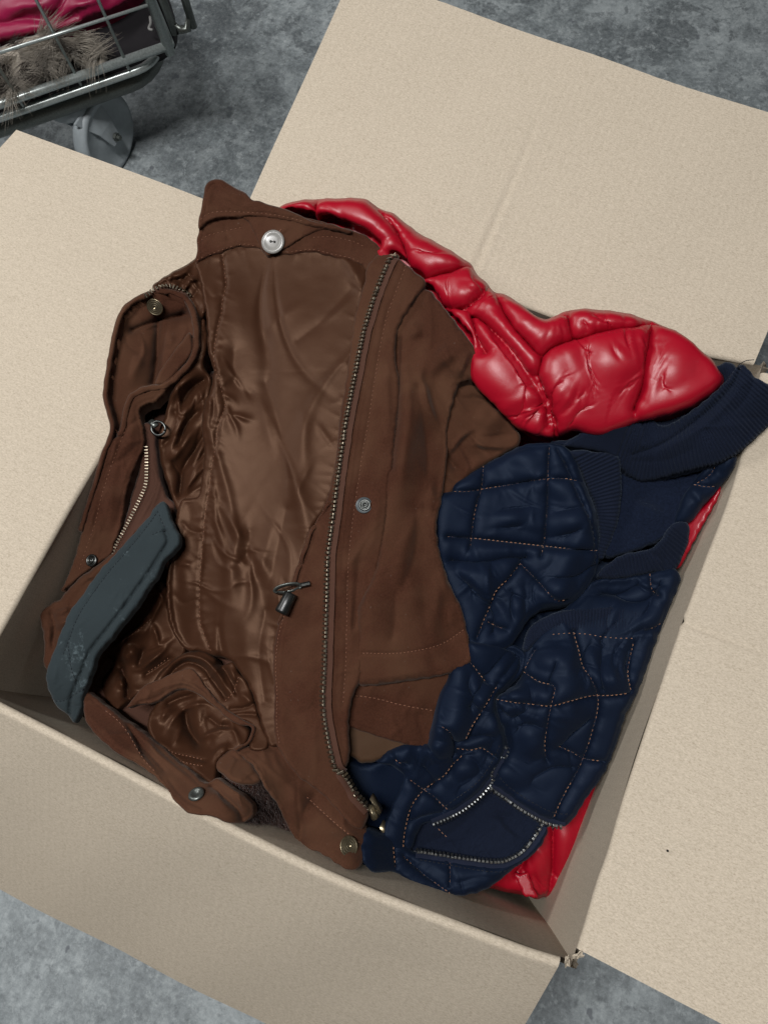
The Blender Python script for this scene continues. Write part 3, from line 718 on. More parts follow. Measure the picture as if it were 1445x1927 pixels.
# outlines of the brown pieces that press on the jackets below
ZIP = [(742, 484), (730, 512), (718, 542), (705, 580), (693, 620), (683, 665), (674, 712), (667, 748), (660, 784), (653, 828), (647, 872), (640, 925), (633, 978), (628, 1015), (624, 1049), (622, 1125), (620, 1194), (618, 1263), (615, 1308), (618, 1353), (629, 1412), (643, 1461), (660, 1492), (674, 1510), (688, 1526)]
PLK = [(x - 2, y) for x, y in ZIP[:22]] + [(636, 1450), (648, 1446), (657, 1419), (656, 1384), (656, 1350), (664, 1308), (679, 1274), (682, 1211), (684, 1149), (699, 1125), (711, 1073), (723, 1014), (730, 952), (733, 900), (738, 886), (742, 838), (747, 790), (752, 743), (750, 709), (745, 683), (744, 647), (748, 623), (758, 597), (783, 558), (799, 539), (800, 528), (782, 513), (760, 494)]
STD = [(371, 470), (373, 440), (378, 425), (420, 405), (480, 400), (560, 410), (620, 421), (645, 428), (668, 435), (692, 446), (709, 460), (723, 476), (716, 490), (704, 516), (694, 513), (683, 501), (663, 492), (627, 484), (588, 474), (535, 479), (488, 468), (455, 464), (433, 468), (416, 475), (378, 489), (370, 497)]
COLL = [(375, 431), (374, 414), (378, 398), (383, 370), (387, 350), (394, 341), (405, 337), (419, 339), (427, 344), (441, 352), (461, 363), (476, 376), (488, 378), (505, 385), (527, 390), (560, 403), (591, 417), (627, 422), (645, 429), (664, 436), (658, 440), (640, 436), (615, 431), (591, 428), (566, 422), (538, 415), (505, 410), (472, 407), (439, 410), (416, 410), (394, 417)]
SLV = [(735, 640), (745, 612), (770, 575), (795, 545), (806, 546), (842, 587), (866, 618), (888, 647), (898, 669), (901, 690), (896, 708), (884, 716), (866, 720), (858, 735), (848, 771), (840, 814), (841, 852), (838, 886), (834, 914), (829, 950), (821, 985), (827, 1038), (847, 1101), (867, 1142), (876, 1177), (887, 1230), (886, 1244), (848, 1266), (791, 1277), (729, 1286), (678, 1289), (660, 1280), (670, 1200), (672, 1140), (700, 1080), (715, 1000), (722, 900), (732, 820), (738, 740), (733, 690)]
CUFF = [(640, 1260), (700, 1262), (790, 1260), (851, 1262), (849, 1285), (838, 1306), (828, 1343), (822, 1381), (813, 1410), (792, 1407), (767, 1402), (736, 1394), (701, 1383), (668, 1372), (640, 1364)]
RS2 = [(846, 700), (885, 719), (910, 743), (932, 766), (958, 793), (979, 824), (974, 839), (950, 852), (919, 871), (883, 895), (857, 919), (843, 934), (820, 930), (806, 880), (815, 800), (830, 740)]
H3 = [(640, 1365), (700, 1370), (805, 1385), (800, 1400), (776, 1406), (748, 1414), (722, 1427), (702, 1434), (684, 1436), (662, 1424), (645, 1412)]

# ================================================================== RED PUFFER JACKET (lowest garment, spilling over the far rim)
red = thing('puffer_jacket', 'shiny red padded puffer jacket bulging over the far edge of the cardboard box', 'puffer jacket', at((1000, 640), 0.0)[0].tolist())
bc = proj(np.array([(-.235, -.232, ZR - .15), (.235, -.232, ZR - .15), (.238, .236, ZR - .15), (-.235, .236, ZR - .15)]))
cloth('body', bc, M['red'], red, z=[(700, 900, -15.0), (200, 1250, -14.0), (1000, 1600, -16), (1300, 800, -10), (500, 1500, -15), (480, 600, -10)], sp=13, edge=(30, 6), smoothout=False,
      seams=[[(100, 1300), (480, 1500), (960, 1720)], [(200, 1100), (600, 1300), (1080, 1540)], [(320, 900), (700, 1080), (1150, 1300)], [(430, 720), (850, 880), (1230, 1040)], [(520, 560), (900, 700), (1290, 840)]],
      wr=dict(ex=.05, p=.25, n=60, kf=.01, amp=1.5), key='red_body')
RS = [[(598, 379), (596, 400), (600, 425), (612, 470)],
      [(696, 384), (716, 402), (739, 426), (760, 462), (771, 497), (790, 525)],
      [(790, 532), (826, 522), (856, 514), (886, 503)],
      [(918, 540), (905, 560), (880, 578), (858, 585), (830, 575)],
      [(862, 585), (892, 596), (925, 622), (958, 655), (985, 690), (1004, 720), (1022, 755), (1034, 800)],
      [(928, 551), (950, 592), (985, 640), (1010, 668)],
      [(1014, 706), (1018, 680), (1032, 661), (1062, 648), (1112, 635), (1176, 622), (1224, 611)],
      [(1224, 616), (1216, 650), (1210, 690), (1204, 735), (1190, 770)],
      [(1014, 706), (1024, 735), (1036, 765), (1042, 795), (1043, 822)],
      [(1070, 590), (1068, 615), (1076, 640)],
      [(886, 600), (900, 640), (916, 668)],
      [(1224, 611), (1262, 625)]]
cloth('sleeve', [(505, 400), (527, 391), (542, 383), (563, 378), (598, 376), (631, 374), (664, 374), (690, 376), (700, 384), (718, 395), (741, 404), (781, 435), (827, 461), (866, 484), (886, 500), (897, 517), (917, 536), (928, 549), (958, 559), (984, 578), (1023, 602), (1043, 596), (1075, 584), (1128, 584), (1180, 591), (1228, 607), (1278, 628), (1311, 654), (1346, 688), (1360, 720), (1300, 770), (1200, 800), (1120, 825), (1080, 815), (1064, 820), (1043, 828), (1010, 823), (976, 812), (940, 790), (880, 720), (840, 640), (780, 570), (720, 510), (650, 470), (560, 430)],
      M['red'], red, off=-1.0, sp=3.1, edge=(14, 10), seams=RS, skirt=14, key='red_top', under=(SLV, (PLK, 15.0), (STD, 13.0), (COLL, 9.0), RS2), drop=17, pucker=[(RS, 11, 18, 3.2, 1.1), (RS, 26, 44, 5.5, 1.8)], folds=[(9, 40, 30, 55, 12, 2.2), (10, 80, 40, 26, 5, 2.2, (1035, 770, 28)), (10, 30, 40, 22, 4, 2.2, (900, 560, 34)), (8, 90, 40, 22, 4, 2, (1215, 680, 30)), (8, 50, 40, 22, 4, 1.6, (600, 410, 30)), (8, 60, 40, 24, 4, 1.8, (1090, 630, 34))],
      feats=[('F', [(930, 556), (905, 566), (880, 580), (850, 588)], 9, 40, 5), ('F', [(1034, 800), (1020, 752), (985, 692), (958, 657), (925, 624), (885, 597)], 8, 60, 6),
             ('R', [(820, 560), (880, 630), (950, 730), (1000, 800)], 34, 7), ('R', [(1100, 680), (1160, 680), (1200, 700)], 45, 7), 
             ('R', [(940, 575), (975, 605), (1010, 640)], 16, 4), ('R', [(1260, 640), (1270, 690), (1240, 730)], 26, 4), ('R', [(760, 425), (820, 470), (875, 510)], 20, 3),
             ('R', [(640, 400), (690, 440), (735, 490)], 22, 4), ('V', [(1042, 740), (1050, 790), (1052, 825)], 6, -4),
             ('R', [(1080, 605), (1090, 625), (1085, 645)], 6, 2), ('R', [(1110, 600), (1105, 620), (1095, 640)], 7, 2.5),  ('R', [(1008, 770), (1030, 790), (1040, 810)], 5, 2),
             ('R', [(955, 580), (985, 600), (1005, 598)], 6, 2), ('R', [(960, 610), (990, 612), (1008, 606)], 6, 2), ('R', [(820, 490), (845, 500), (868, 494)], 6, 1.6), ('R', [(835, 512), (862, 520), (890, 528)], 8, 2)],
      wr=dict(ex=.05, p=.19, n=120, kf=.010, kb=.10, amp=0.7, gather=.05, seed=4, local=[(1030, 770, 60, .10), (900, 565, 60, .10), (1215, 690, 45, .07), (600, 400, 40, .05), (1090, 620, 50, .06)]))
stitches('stitching', 'red_top', [RS[6], RS[7], RS[8], RS[2], RS[9], RS[1]], M['rthread'], red, 4, 2.5, .00022, .0)
cloth('hem', [(1130, 1462), (1126, 1500), (1112, 1555), (1098, 1598), (1077, 1641), (1058, 1668), (1042, 1685), (1033, 1689), (1022, 1687), (1012, 1691), (996, 1687), (968, 1681), (932, 1673), (905, 1665), (900, 1630), (940, 1540), (1000, 1480), (1070, 1430)],
      M['red'], red, z=[(1100, 1480, -11.5), (1040, 1560, -12), (1030, 1685, -14.5), (920, 1660, -14), (1090, 1600, -13.5), (980, 1560, -12)], sp=4, edge=(20, 9), key='red_hem', folds=[(14, 80, 20, 28, 4, 2.0)],
      seams=[[(1040, 1545), (1039, 1600), (1037, 1640), (1030, 1686)], [(1000, 1560), (985, 1620), (972, 1640)]],
      feats=[('R', [(1068, 1540), (1062, 1590), (1052, 1640)], 20, 6), ('R', [(1012, 1560), (1008, 1610), (1016, 1660)], 13, 5), ('V', [(1004, 1640), (1016, 1668), (1024, 1688)], 4, -3), ('V', [(1044, 1640), (1050, 1648), (1064, 1650)], 4, -2), ('V', [(1018, 1640), (1022, 1660), (1027, 1685)], 3, -2)],
      wr=dict(ex=.06, p=.12, n=80, kf=.012, amp=.6, seed=8, local=[(1030, 1670, 40, .12)]))
cloth('hem_tab', [(967, 1643), (980, 1645), (992, 1641), (998, 1655), (1004, 1672), (1012, 1689), (1000, 1688), (986, 1686), (978, 1668)], M['red'], red, z=[(985, 1660, -12.6)], sp=3, edge=(3, 1.2), key='red_tab', skirt=2)
stitches('stitching', ('red_tab',), [[(971, 1647), (982, 1650), (991, 1647), (1000, 1672), (1006, 1685)]], M['rthread'], red, 4, 2, .00025)
cloth('side_seam', [(1285, 985), (1300, 970), (1330, 944), (1356, 914), (1350, 938), (1324, 985), (1302, 1025), (1276, 1068), (1262, 1062), (1272, 1020)], M['red'], red, z=[(1350, 915, -2.6), (1300, 1000, -4.5), (1270, 1060, -6.0), (1330, 945, -3.4)], sp=4, edge=(6, 3), key='red_side', wr=dict(ex=.05, n=40, amp=.3))

# ================================================================== NAVY QUILTED JACKET
navy = thing('quilted_jacket', 'navy blue quilted jacket with orange stitching and rib knit collar in the box', 'quilted jacket', at((1050, 1200), -0.05)[0].tolist())
cloth('underlayer', [(650, 1400), (760, 1330), (830, 1200), (830, 980), (900, 880), (1060, 850), (1300, 860), (1340, 900), (1280, 1000), (1265, 1080), (1220, 1220), (1150, 1400), (1090, 1520), (1010, 1590), (930, 1655), (850, 1680), (760, 1665), (690, 1640), (655, 1580)], M['navy'], navy, off=-27, sp=9, edge=(20, 8), key='n_under', under=(SLV, (CUFF, 24.0), RS2, (H3, 24.0)), folds=[(20, 60, 60, 40, 9, 3)],
      wr=dict(ex=.05, n=50, amp=1.2, kf=.01))
# inside of the knit collar, then the lip that folds over the right rim
cloth('collar_inside', [(1036, 832), (1075, 825), (1102, 798), (1132, 770), (1180, 745), (1236, 723), (1292, 704), (1344, 690), (1366, 682), (1380, 686), (1386, 700), (1370, 730), (1320, 780), (1260, 825), (1180, 850), (1090, 850)], M['knit'], navy, off=-4, sp=1.9, edge=(9, 5), key='n_in',
      feats=[('V', [(1195, 778), (1230, 782), (1262, 784), (1310, 752), (1350, 722)], 18, -17), ('R', [(1180, 752), (1236, 730), (1292, 712), (1350, 696)], 10, 2.5), ('V', [(1120, 800), (1200, 765), (1300, 730)], 8, -1.5)],
      ribs=([(1180, 747), (1236, 725), (1292, 706), (1366, 684)], 6.4, .9), skirt=10)
HEM = [(1150, 880), (1178, 890), (1230, 900), (1286, 888), (1350, 873), (1399, 843), (1423, 822), (1450, 797), (1490, 752)]
cloth('collar', [(1386, 690), (1399, 687), (1408, 696), (1419, 709), (1436, 718), (1460, 730), (1495, 742), (1480, 770), (1448, 799), (1423, 823), (1399, 844), (1382, 857), (1350, 873), (1320, 880), (1286, 889), (1240, 901), (1200, 905), (1170, 885), (1148, 858), (1102, 846), (1060, 838), (1078, 824), (1120, 800), (1150, 783), (1180, 771), (1217, 781), (1244, 801), (1262, 797), (1290, 780), (1330, 750), (1368, 714)], M['knit'], navy, off=2.5, sp=1.8, edge=(8, 4.5), key='n_collar', folds=[(8, -40, 25, 30, 7, 0.9)],
      z=[(1060, 838, -1.0), (1150, 800, 0.6), (1150, 850, -1.2), (1180, 775, 1.0), (1244, 802, 0.2), (1240, 895, -2.4), (1300, 785, 1.4), (1390, 692, 3.2), (1290, 885, -1.0), (1400, 715, 3.0), (1400, 840, 1.2), (1380, 855, 0.8), (1450, 735, 2.8), (1485, 750, 2.0), (1440, 800, 1.2), (1350, 800, 2.0), (1260, 830, 0.4)],
      feats=[('V', [(1392, 690), (1380, 720), (1340, 765), (1290, 806), (1240, 838), (1190, 856)], 4.5, -3.4), ('R', [(1403, 696), (1395, 725), (1352, 776), (1300, 818), (1240, 850)], 8, 2.4),
             ('R', [(1376, 708), (1340, 748), (1295, 787), (1255, 812)], 12, 3), ('V', [(1202, 786), (1212, 815), (1208, 848)], 7, -2.2), ('R', [(1120, 812), (1165, 800), (1195, 815)], 18, 2.5), ('V', [(1190, 868), (1250, 866), (1300, 846)], 12, -2.0), ('V', [(1418, 712), (1408, 740), (1385, 770)], 6, -1.5)],
      ribs=(HEM, 7.6, 1.1), skirt=9)
cloth('fleece_lining', [(1146, 858), (1180, 884), (1230, 897), (1286, 887), (1345, 872), (1340, 895), (1312, 935), (1290, 975), (1250, 1012), (1200, 1034), (1165, 1044), (1140, 1048), (1138, 960), (1150, 900)], M['fleece'], navy, off=-9, sp=3.4, edge=(6, 4), key='n_fleece', ribs=([(1140, 960), (1200, 930), (1320, 950)], 5.5, .3), folds=[(10, 20, 60, 24, 6, 1.4)],
      z=[(1160, 870, -2.4), (1300, 895, -1.6), (1200, 950, -2.6), (1150, 1040, -3.4), (1290, 975, -2.6), (1240, 930, -2.8)], feats=[('F', [(1172, 938), (1200, 950), (1235, 965), (1268, 976)], 10, 40, 3)],
      wr=dict(ex=.05, n=30, amp=.9, kf=.03, seed=5))
Q3 = [[(1344, 878), (1338, 890), (1324, 902), (1305, 912)], [(1305, 912), (1326, 916), (1350, 915)]]
cloth('side_panel', [(1383, 856), (1384, 872), (1372, 893), (1350, 920), (1320, 955), (1293, 984), (1270, 984), (1280, 950), (1300, 912), (1326, 882), (1350, 866)], M['navy'], navy, z=[(1383, 858, .3), (1345, 918, -1.8), (1275, 975, -3.2), (1330, 885, -1.0)], sp=4, edge=(7, 4), seams=Q3, key='n_side', pucker=[(Q3, 9, 12, 2.8, .85), (Q3, 22, 30, 4, 1.1)], folds=[(8, 60, 40, 20, 4, 1.5)], wr=dict(ex=.05, p=.1, n=50, amp=.4), skirt=12)
stitches('stitching', 'n_side', Q3, M['thread'], navy)
# second ribbed cuff and crumpled body
CB = [(1130, 1076), (1165, 1062), (1215, 1052), (1250, 1030), (1275, 1000)]
cloth('cuff', [(1124, 1086), (1132, 1070), (1150, 1056), (1176, 1042), (1222, 1033), (1246, 1012), (1262, 988), (1280, 981), (1294, 986), (1296, 1012), (1284, 1046), (1270, 1072), (1222, 1078), (1172, 1088)], M['knit'], navy, off=-1, sp=1.8, edge=(8, 5), key='n_cuff2', ribs=(CB, 6.8, 1.0),
      z=[(1130, 1080, -4.2), (1200, 1055, -3.8), (1260, 1010, -3.0), (1290, 1000, -3.4), (1275, 1065, -4.4)], feats=[('V', [(1225, 1040), (1245, 1055), (1250, 1075)], 7, -2.5)])
B7 = [[(1078, 1190), (1088, 1225), (1096, 1255), (1112, 1278), (1124, 1312), (1122, 1342), (1112, 1380), (1102, 1412), (1085, 1452), (1064, 1488), (1052, 1512), (1041, 1538)],
      [(934, 1316), (972, 1322), (1003, 1325), (1036, 1328), (1075, 1318), (1112, 1309), (1150, 1308), (1182, 1304)],
      [(985, 1264), (1013, 1283), (1043, 1293), (1040, 1312), (1036, 1328), (1030, 1362), (1024, 1398), (1026, 1425)],
      [(1006, 1224), (994, 1245), (985, 1264)],
      [(1052, 1405), (1074, 1414), (1095, 1426), (1134, 1432)], [(1190, 1212), (1184, 1240), (1180, 1268), (1186, 1300)],
      [(1222, 1080), (1226, 1110), (1240, 1122)], [(1215, 1185), (1235, 1178), (1248, 1168)]]
cloth('front_panel', [(1120, 1092), (1170, 1088), (1222, 1078), (1270, 1071), (1279, 1090), (1264, 1130), (1249, 1168), (1233, 1208), (1215, 1260), (1196, 1308), (1176, 1346), (1158, 1402), (1135, 1456), (1099, 1507), (1082, 1535), (1064, 1553), (1040, 1549), (1015, 1540), (985, 1522), (950, 1497), (922, 1477), (930, 1450), (952, 1410), (950, 1380), (938, 1345), (934, 1315), (955, 1298), (978, 1280), (984, 1250), (990, 1220), (1020, 1180), (1080, 1130)], M['navy'], navy, off=1, sp=2.9, edge=(6, 4), seams=B7, key='n_front', pucker=[(B7, 9, 12, 2.8, .85), (B7, 22, 30, 4, 1.1)], under=(SLV, (CUFF, 24.0), RS2, (H3, 24.0)), folds=[(9, 40, 60, 80, 26, 6.5), (9, 40, 60, 38, 7, 1.5), (12, 95, 20, 30, 5, 2.8, (1140, 1250, 36)), (8, 10, 40, 36, 7, 3.2, (1190, 1110, 50)), (7, 0, 50, 24, 5, 2, (965, 1325, 30))], skirt=12,
      feats=[('F', [(952, 1402), (942, 1360), (936, 1325), (958, 1300), (982, 1280)], 8, 40, 12.18), ('R', [(1005, 1250), (1050, 1245), (1080, 1265)], 22, 10.15), ('R', [(990, 1355), (1000, 1390), (1020, 1420)], 26, 10.15), ('V', [(1050, 1400), (1080, 1370), (1106, 1350)], 8, -6.09),
             ('R', [(1150, 1230), (1140, 1270), (1150, 1310)], 9, 5.07), ('V', [(1130, 1220), (1128, 1260), (1135, 1290)], 7, -5.07), ('R', [(1110, 1215), (1115, 1245), (1125, 1270)], 7, 5.07), ('R', [(1170, 1220), (1165, 1260), (1172, 1290)], 6, 5.07), ('V', [(1200, 1100), (1170, 1115), (1130, 1118)], 9, -8.12), ('R', [(1230, 1100), (1250, 1120), (1255, 1150)], 14, 6.09),
             ('V', [(1140, 1120), (1180, 1135), (1215, 1130), (1240, 1105)], 7, -8.12), ('V', [(1030, 1300), (1040, 1270), (1046, 1250)], 6, -4.06), ('V', [(1000, 1460), (1040, 1440), (1080, 1440)], 14, -5.07), ('V', [(945, 1335), (960, 1345), (985, 1335)], 6, -4.06)],
      wr=dict(ex=.03, p=.07, n=110, kf=.010, kb=.08, amp=.6, gather=.07, seed=11, local=[(1140, 1250, 60, .09), (960, 1330, 40, .10), (1220, 1110, 60, .07), (1030, 1310, 40, .05)]))
stitches('stitching', 'n_front', B7, M['thread'], navy)
stitches('stitching', 'n_front', [[(930, 1448), (950, 1474), (985, 1500), (1020, 1520), (1045, 1530), (1075, 1532)]], M['dthread'], navy, 6, 3)
cloth('waistband', [(992, 1226), (984, 1222), (988, 1200), (1001, 1176), (1038, 1155), (1070, 1147), (1102, 1143), (1162, 1142), (1194, 1147), (1212, 1158), (1226, 1180), (1208, 1190), (1190, 1197), (1160, 1196), (1130, 1193), (1098, 1188), (1065, 1187), (1040, 1190), (1024, 1198), (1006, 1212)], M['knit'], navy, off=5, sp=1.9, edge=(7, 5), key='n_band', ribs=([(990, 1215), (1015, 1185), (1065, 1168), (1130, 1168), (1215, 1172)], 6.0, .7),
      feats=[('V', [(1180, 1150), (1188, 1172), (1205, 1190)], 5, -2), ('R', [(1010, 1190), (1060, 1166), (1130, 1162)], 14, 2)], skirt=8, wr=dict(ex=.03, n=30, amp=.3))
stitches('stitching', ('n_front',), [[(1040, 1194), (1065, 1192), (1100, 1193), (1130, 1198), (1165, 1201), (1192, 1201)]], M['thread'], navy, 4.5, 5)
# the sleeve with square quilting
B5 = [[(846, 925), (880, 925), (906, 921), (960, 912), (1000, 905), (1031, 901), (1062, 901), (1092, 906)],
      [(1033, 843), (1031, 872), (1030, 901), (1029, 955), (1026, 990), (1022, 1027), (1018, 1045)],
      [(910, 870), (908, 895), (905, 921), (896, 950), (890, 978), (887, 1012), (884, 1032)],
      [(842, 1010), (887, 1013), (950, 1020), (1023, 1028), (1070, 1033), (1124, 1036)],
      [(1048, 846), (1066, 880), (1082, 920), (1098, 955), (1111, 985), (1117, 1020), (1120, 1045), (1118, 1070)],
      [(978, 1060), (958, 1086), (932, 1113), (922, 1138), (908, 1170), (896, 1203)],
      [(978, 1060), (1010, 1092), (1030, 1114), (1047, 1130), (1066, 1128)], [(918, 1170), (932, 1178), (948, 1183)]]
cloth('sleeve', [(1036, 834), (1060, 840), (1076, 852), (1090, 882), (1102, 915), (1118, 954), (1126, 1000), (1128, 1042), (1122, 1068), (1110, 1097), (1094, 1118), (1074, 1135), (1045, 1142), (1019, 1147), (995, 1165), (973, 1198), (960, 1215), (930, 1225), (885, 1225), (845, 1200), (815, 1120), (812, 1000), (820, 925), (880, 890), (940, 860), (985, 838)], M['navy'], navy, off=2, sp=2.9, edge=(5, 3.4), seams=B5, key='n_sleeve', pucker=[(B5, 9, 12, 2.8, .85), (B5, 22, 30, 4, 1.1)], under=(SLV, (CUFF, 24.0), RS2, (H3, 24.0)), folds=[(7, 20, 60, 80, 26, 6.0), (7, -20, 45, 36, 7, 1.2), (9, 40, 50, 30, 5, 2.2, (930, 1110, 45)), (5, 20, 40, 22, 4, 1.2, (900, 945, 40))], skirt=12,
      feats=[('F', [(1120, 1044), (1075, 1050), (1018, 1042), (950, 1038), (884, 1036), (845, 1040)][::-1], 9, 50, 10.15), ('V', [(850, 1055), (900, 1060), (950, 1050), (990, 1048)], 10, -10.15), ('R', [(960, 960), (965, 990)], 30, 6.09), ('R', [(1070, 960), (1080, 1000)], 26, 6.09), ('V', [(1050, 1090), (1085, 1080), (1112, 1062)], 8, -4.06), ('R', [(1000, 1115), (1040, 1112), (1080, 1095)], 16, 7.11), ('F', [(925, 1135), (912, 1110), (880, 1080), (852, 1070)], 8, 40, 10.15), ('V', [(920, 1140), (930, 1160), (925, 1190)], 8, -6.09), ('R', [(960, 1140), (985, 1140)], 22, 6.09)],
      wr=dict(ex=.025, p=.07, n=110, kf=.010, kb=.08, amp=.6, gather=.07, seed=12, local=[(920, 1100, 60, .10), (885, 940, 40, .05), (1020, 1090, 40, .05)]))
stitches('stitching', 'n_sleeve', B5[:4] + B5[5:], M['thread'], navy)
stitches('stitching', 'n_sleeve', [B5[4]], M['dthread'], navy, 7, 4, .0004)
CU = [(1108, 848), (1128, 890), (1142, 930), (1147, 965), (1142, 1005), (1130, 1055)]
cloth('cuff', [(1072, 851), (1090, 846), (1120, 851), (1145, 852), (1164, 861), (1168, 890), (1169, 930), (1164, 973), (1153, 1010), (1143, 1034), (1133, 1052), (1124, 1046), (1126, 1000), (1119, 954), (1102, 912), (1088, 878)], M['knit'], navy, off=4, sp=1.8, edge=(9, 6), key='n_cuff', ribs=(CU, 6.8, 1.0), skirt=10,
      feats=[('R', [(1120, 860), (1140, 900), (1152, 950), (1148, 1000)], 18, 2.5)])
# left front with the open zip
B8 = [[(832, 1368), (846, 1378), (852, 1396)], [(860, 1408), (885, 1411), (906, 1407), (918, 1414), (931, 1424)], [(876, 1390), (890, 1362), (906, 1338), (922, 1312), (936, 1288)],
      [(868, 1422), (850, 1440), (836, 1458), (797, 1486), (783, 1502), (774, 1516), (764, 1550), (759, 1580), (758, 1609)], [(772, 1468), (797, 1486), (815, 1498), (829, 1511), (848, 1528)],
      [(884, 1246), (900, 1266), (916, 1288)], [(744, 1430), (752, 1436), (760, 1436)]]
cloth('front_panel', [(830, 1180), (870, 1200), (900, 1205), (945, 1210), (985, 1225), (984, 1262), (958, 1292), (938, 1310), (936, 1335), (946, 1368), (955, 1400), (946, 1430), (931, 1456), (905, 1490), (888, 1506), (868, 1521), (840, 1536), (812, 1546), (795, 1552), (782, 1575), (772, 1600), (758, 1615), (735, 1600), (722, 1573), (738, 1515), (754, 1485), (760, 1460), (735, 1440), (700, 1430), (720, 1380), (790, 1280)], M['navy'], navy, off=0, sp=2.9, edge=(5, 3.4), seams=B8, key='n_left', pucker=[(B8, 9, 12, 2.8, .85), (B8, 22, 30, 4, 1.1)], under=(SLV, (CUFF, 24.0), RS2, (H3, 24.0)), folds=[(9, 50, 60, 80, 24, 6.5), (9, 40, 60, 38, 7, 1.5), (8, 60, 60, 30, 6, 3.0, (830, 1430, 40))], skirt=12,
      feats=[('F', [(936, 1335), (910, 1322), (896, 1300), (885, 1262)], 8, 40, 8.12), ('R', [(850, 1440), (865, 1448), (900, 1440)], 14, 6.09), ('V', [(850, 1392), (880, 1385), (920, 1380)], 9, -8.12), ('R', [(860, 1500), (890, 1480), (915, 1450)], 14, 6.09), ('V', [(800, 1440), (815, 1460), (810, 1480)], 8, -6.09), ('R', [(790, 1420), (820, 1405), (850, 1420)], 14, 8.12), ('V', [(880, 1330), (900, 1300), (910, 1270)], 8, -6.09), ('R', [(930, 1250), (950, 1265)], 20, 6.09), ('V', [(775, 1540), (800, 1530), (830, 1525)], 8, -6.09), ('V', [(852, 1400), (846, 1420), (850, 1440)], 6, -6.09)],
      wr=dict(ex=.03, p=.07, n=110, kf=.010, kb=.08, amp=.6, gather=.07, seed=13, local=[(830, 1430, 60, .09), (900, 1350, 50, .06)]))
stitches('stitching', 'n_left', B8, M['thread'], navy)
stitches('stitching', 'n_left', [[(940, 1402), (922, 1440), (896, 1474), (862, 1500), (830, 1522)]], M['dthread'], navy, 6, 3)
cloth('inner_facing', [(790, 1552), (812, 1540), (850, 1524), (880, 1505), (905, 1480), (925, 1465), (955, 1490), (990, 1512), (1028, 1535), (1026, 1560), (1008, 1588), (986, 1610), (950, 1626), (896, 1622), (842, 1613), (790, 1606), (765, 1600), (768, 1570)], M['knit'], navy, off=-11, sp=3, edge=(6, 3), key='n_hollow', ribs=([(800, 1560), (900, 1530), (1010, 1590)], 6.0, .45), folds=[(8, 30, 60, 30, 7, 1.8)],
      feats=[('V', [(800, 1590), (860, 1560), (920, 1500)], 20, -5), ('F', [(925, 1520), (940, 1550), (965, 1575), (1000, 1590)], 6, 40, 4), ('V', [(840, 1580), (880, 1570), (895, 1540)], 6, -2)], wr=dict(ex=.04, n=40, amp=.8))
stitches('stitching', 'n_hollow', [[(825, 1560), (835, 1570), (845, 1580)]], M['thread'], navy)
B9 = [[(759, 1612), (776, 1628), (797, 1646), (825, 1666), (850, 1683)], [(846, 1622), (847, 1645), (846, 1666)], [(742, 1560), (740, 1600), (745, 1640)]]
cloth('hem', [(690, 1560), (722, 1568), (742, 1560), (760, 1580), (775, 1600), (842, 1612), (896, 1622), (950, 1624), (986, 1606), (1008, 1581), (1022, 1556), (1030, 1550), (1024, 1580), (1000, 1610), (968, 1633), (932, 1662), (912, 1674), (891, 1681), (868, 1685), (851, 1684), (815, 1677), (783, 1668), (743, 1641), (700, 1640), (680, 1610)], M['navy'], navy, off=1, sp=2.9, edge=(8, 6), seams=B9, key='n_hem', pucker=[(B9, 9, 12, 2.8, .85), (B9, 22, 30, 4, 1.1)], folds=[(14, 30, 50, 24, 5, 1.3)], skirt=14, feats=[('R', [(790, 1625), (850, 1645), (920, 1645), (970, 1620)], 18, 4), ('V', [(860, 1660), (900, 1650), (935, 1650)], 5, -1.5)], wr=dict(ex=.04, p=.05, n=90, amp=.6, gather=.1, seed=3))
stitches('stitching', 'n_hem', B9, M['thread'], navy)
stitches('stitching', 'n_hem', [[(790, 1618), (842, 1627), (896, 1637), (945, 1640), (985, 1622)]], M['dthread'], navy, 6, 3)
NK = ('n_left', 'n_hem', 'n_front', 'n_hollow', 'n_under')
zipper(NK, [(955, 1402), (945, 1428), (930, 1456), (905, 1489), (888, 1505), (868, 1520), (840, 1535), (812, 1546)], navy, M['tooths'], M['ntape'], 7.0, 1.3, .003, (9, 9))
zipper(NK, [(918, 1474), (950, 1495), (985, 1519), (1012, 1535), (1036, 1546), (1062, 1550)], navy, M['tooths'], M['ntape'], 7.6, 1.5, .003, (9, 9))
zipper(NK, [(780, 1607), (812, 1612), (842, 1616), (870, 1621), (896, 1625), (925, 1628), (950, 1627), (970, 1619), (988, 1607), (1008, 1583), (1024, 1556)], navy, M['tooths'], M['ntape'], 7.6, 1.5, .003, (9, 9), -1)
th = hit('n_collar', (1392, 694)); tube('loose_thread', np.vstack([th[0], at((1388, 688), .036), at((1400, 680), .041), at((1418, 677), .042)]), .00035, M['dthread'], navy, 5, 6)

# ================================================================== BROWN COAT (turned inside out on top of the pile)
coat = thing('winter_coat', 'brown zip up coat lying open on top of the pile, satin lining showing', 'coat', at((560, 900), 0.0)[0].tolist())
SEAM = [(419, 480), (423, 508), (425, 541), (419, 564), (417, 590), (411, 613), (405, 645), (403, 667), (405, 692), (411, 712), (417, 733), (424, 764), (414, 791), (409, 812), (406, 842), (399, 880), (395, 917), (386, 973), (384, 1002), (379, 1057), (376, 1134), (378, 1173), (386, 1197), (398, 1226)]
FACE = [(689, 511), (686, 532), (679, 555), (668, 597), (663, 634), (652, 712), (640, 784), (633, 857), (622, 915), (608, 963), (590, 990), (572, 1036), (556, 1087), (540, 1130), (528, 1166), (519, 1200), (514, 1254), (517, 1305), (516, 1360), (521, 1400)]
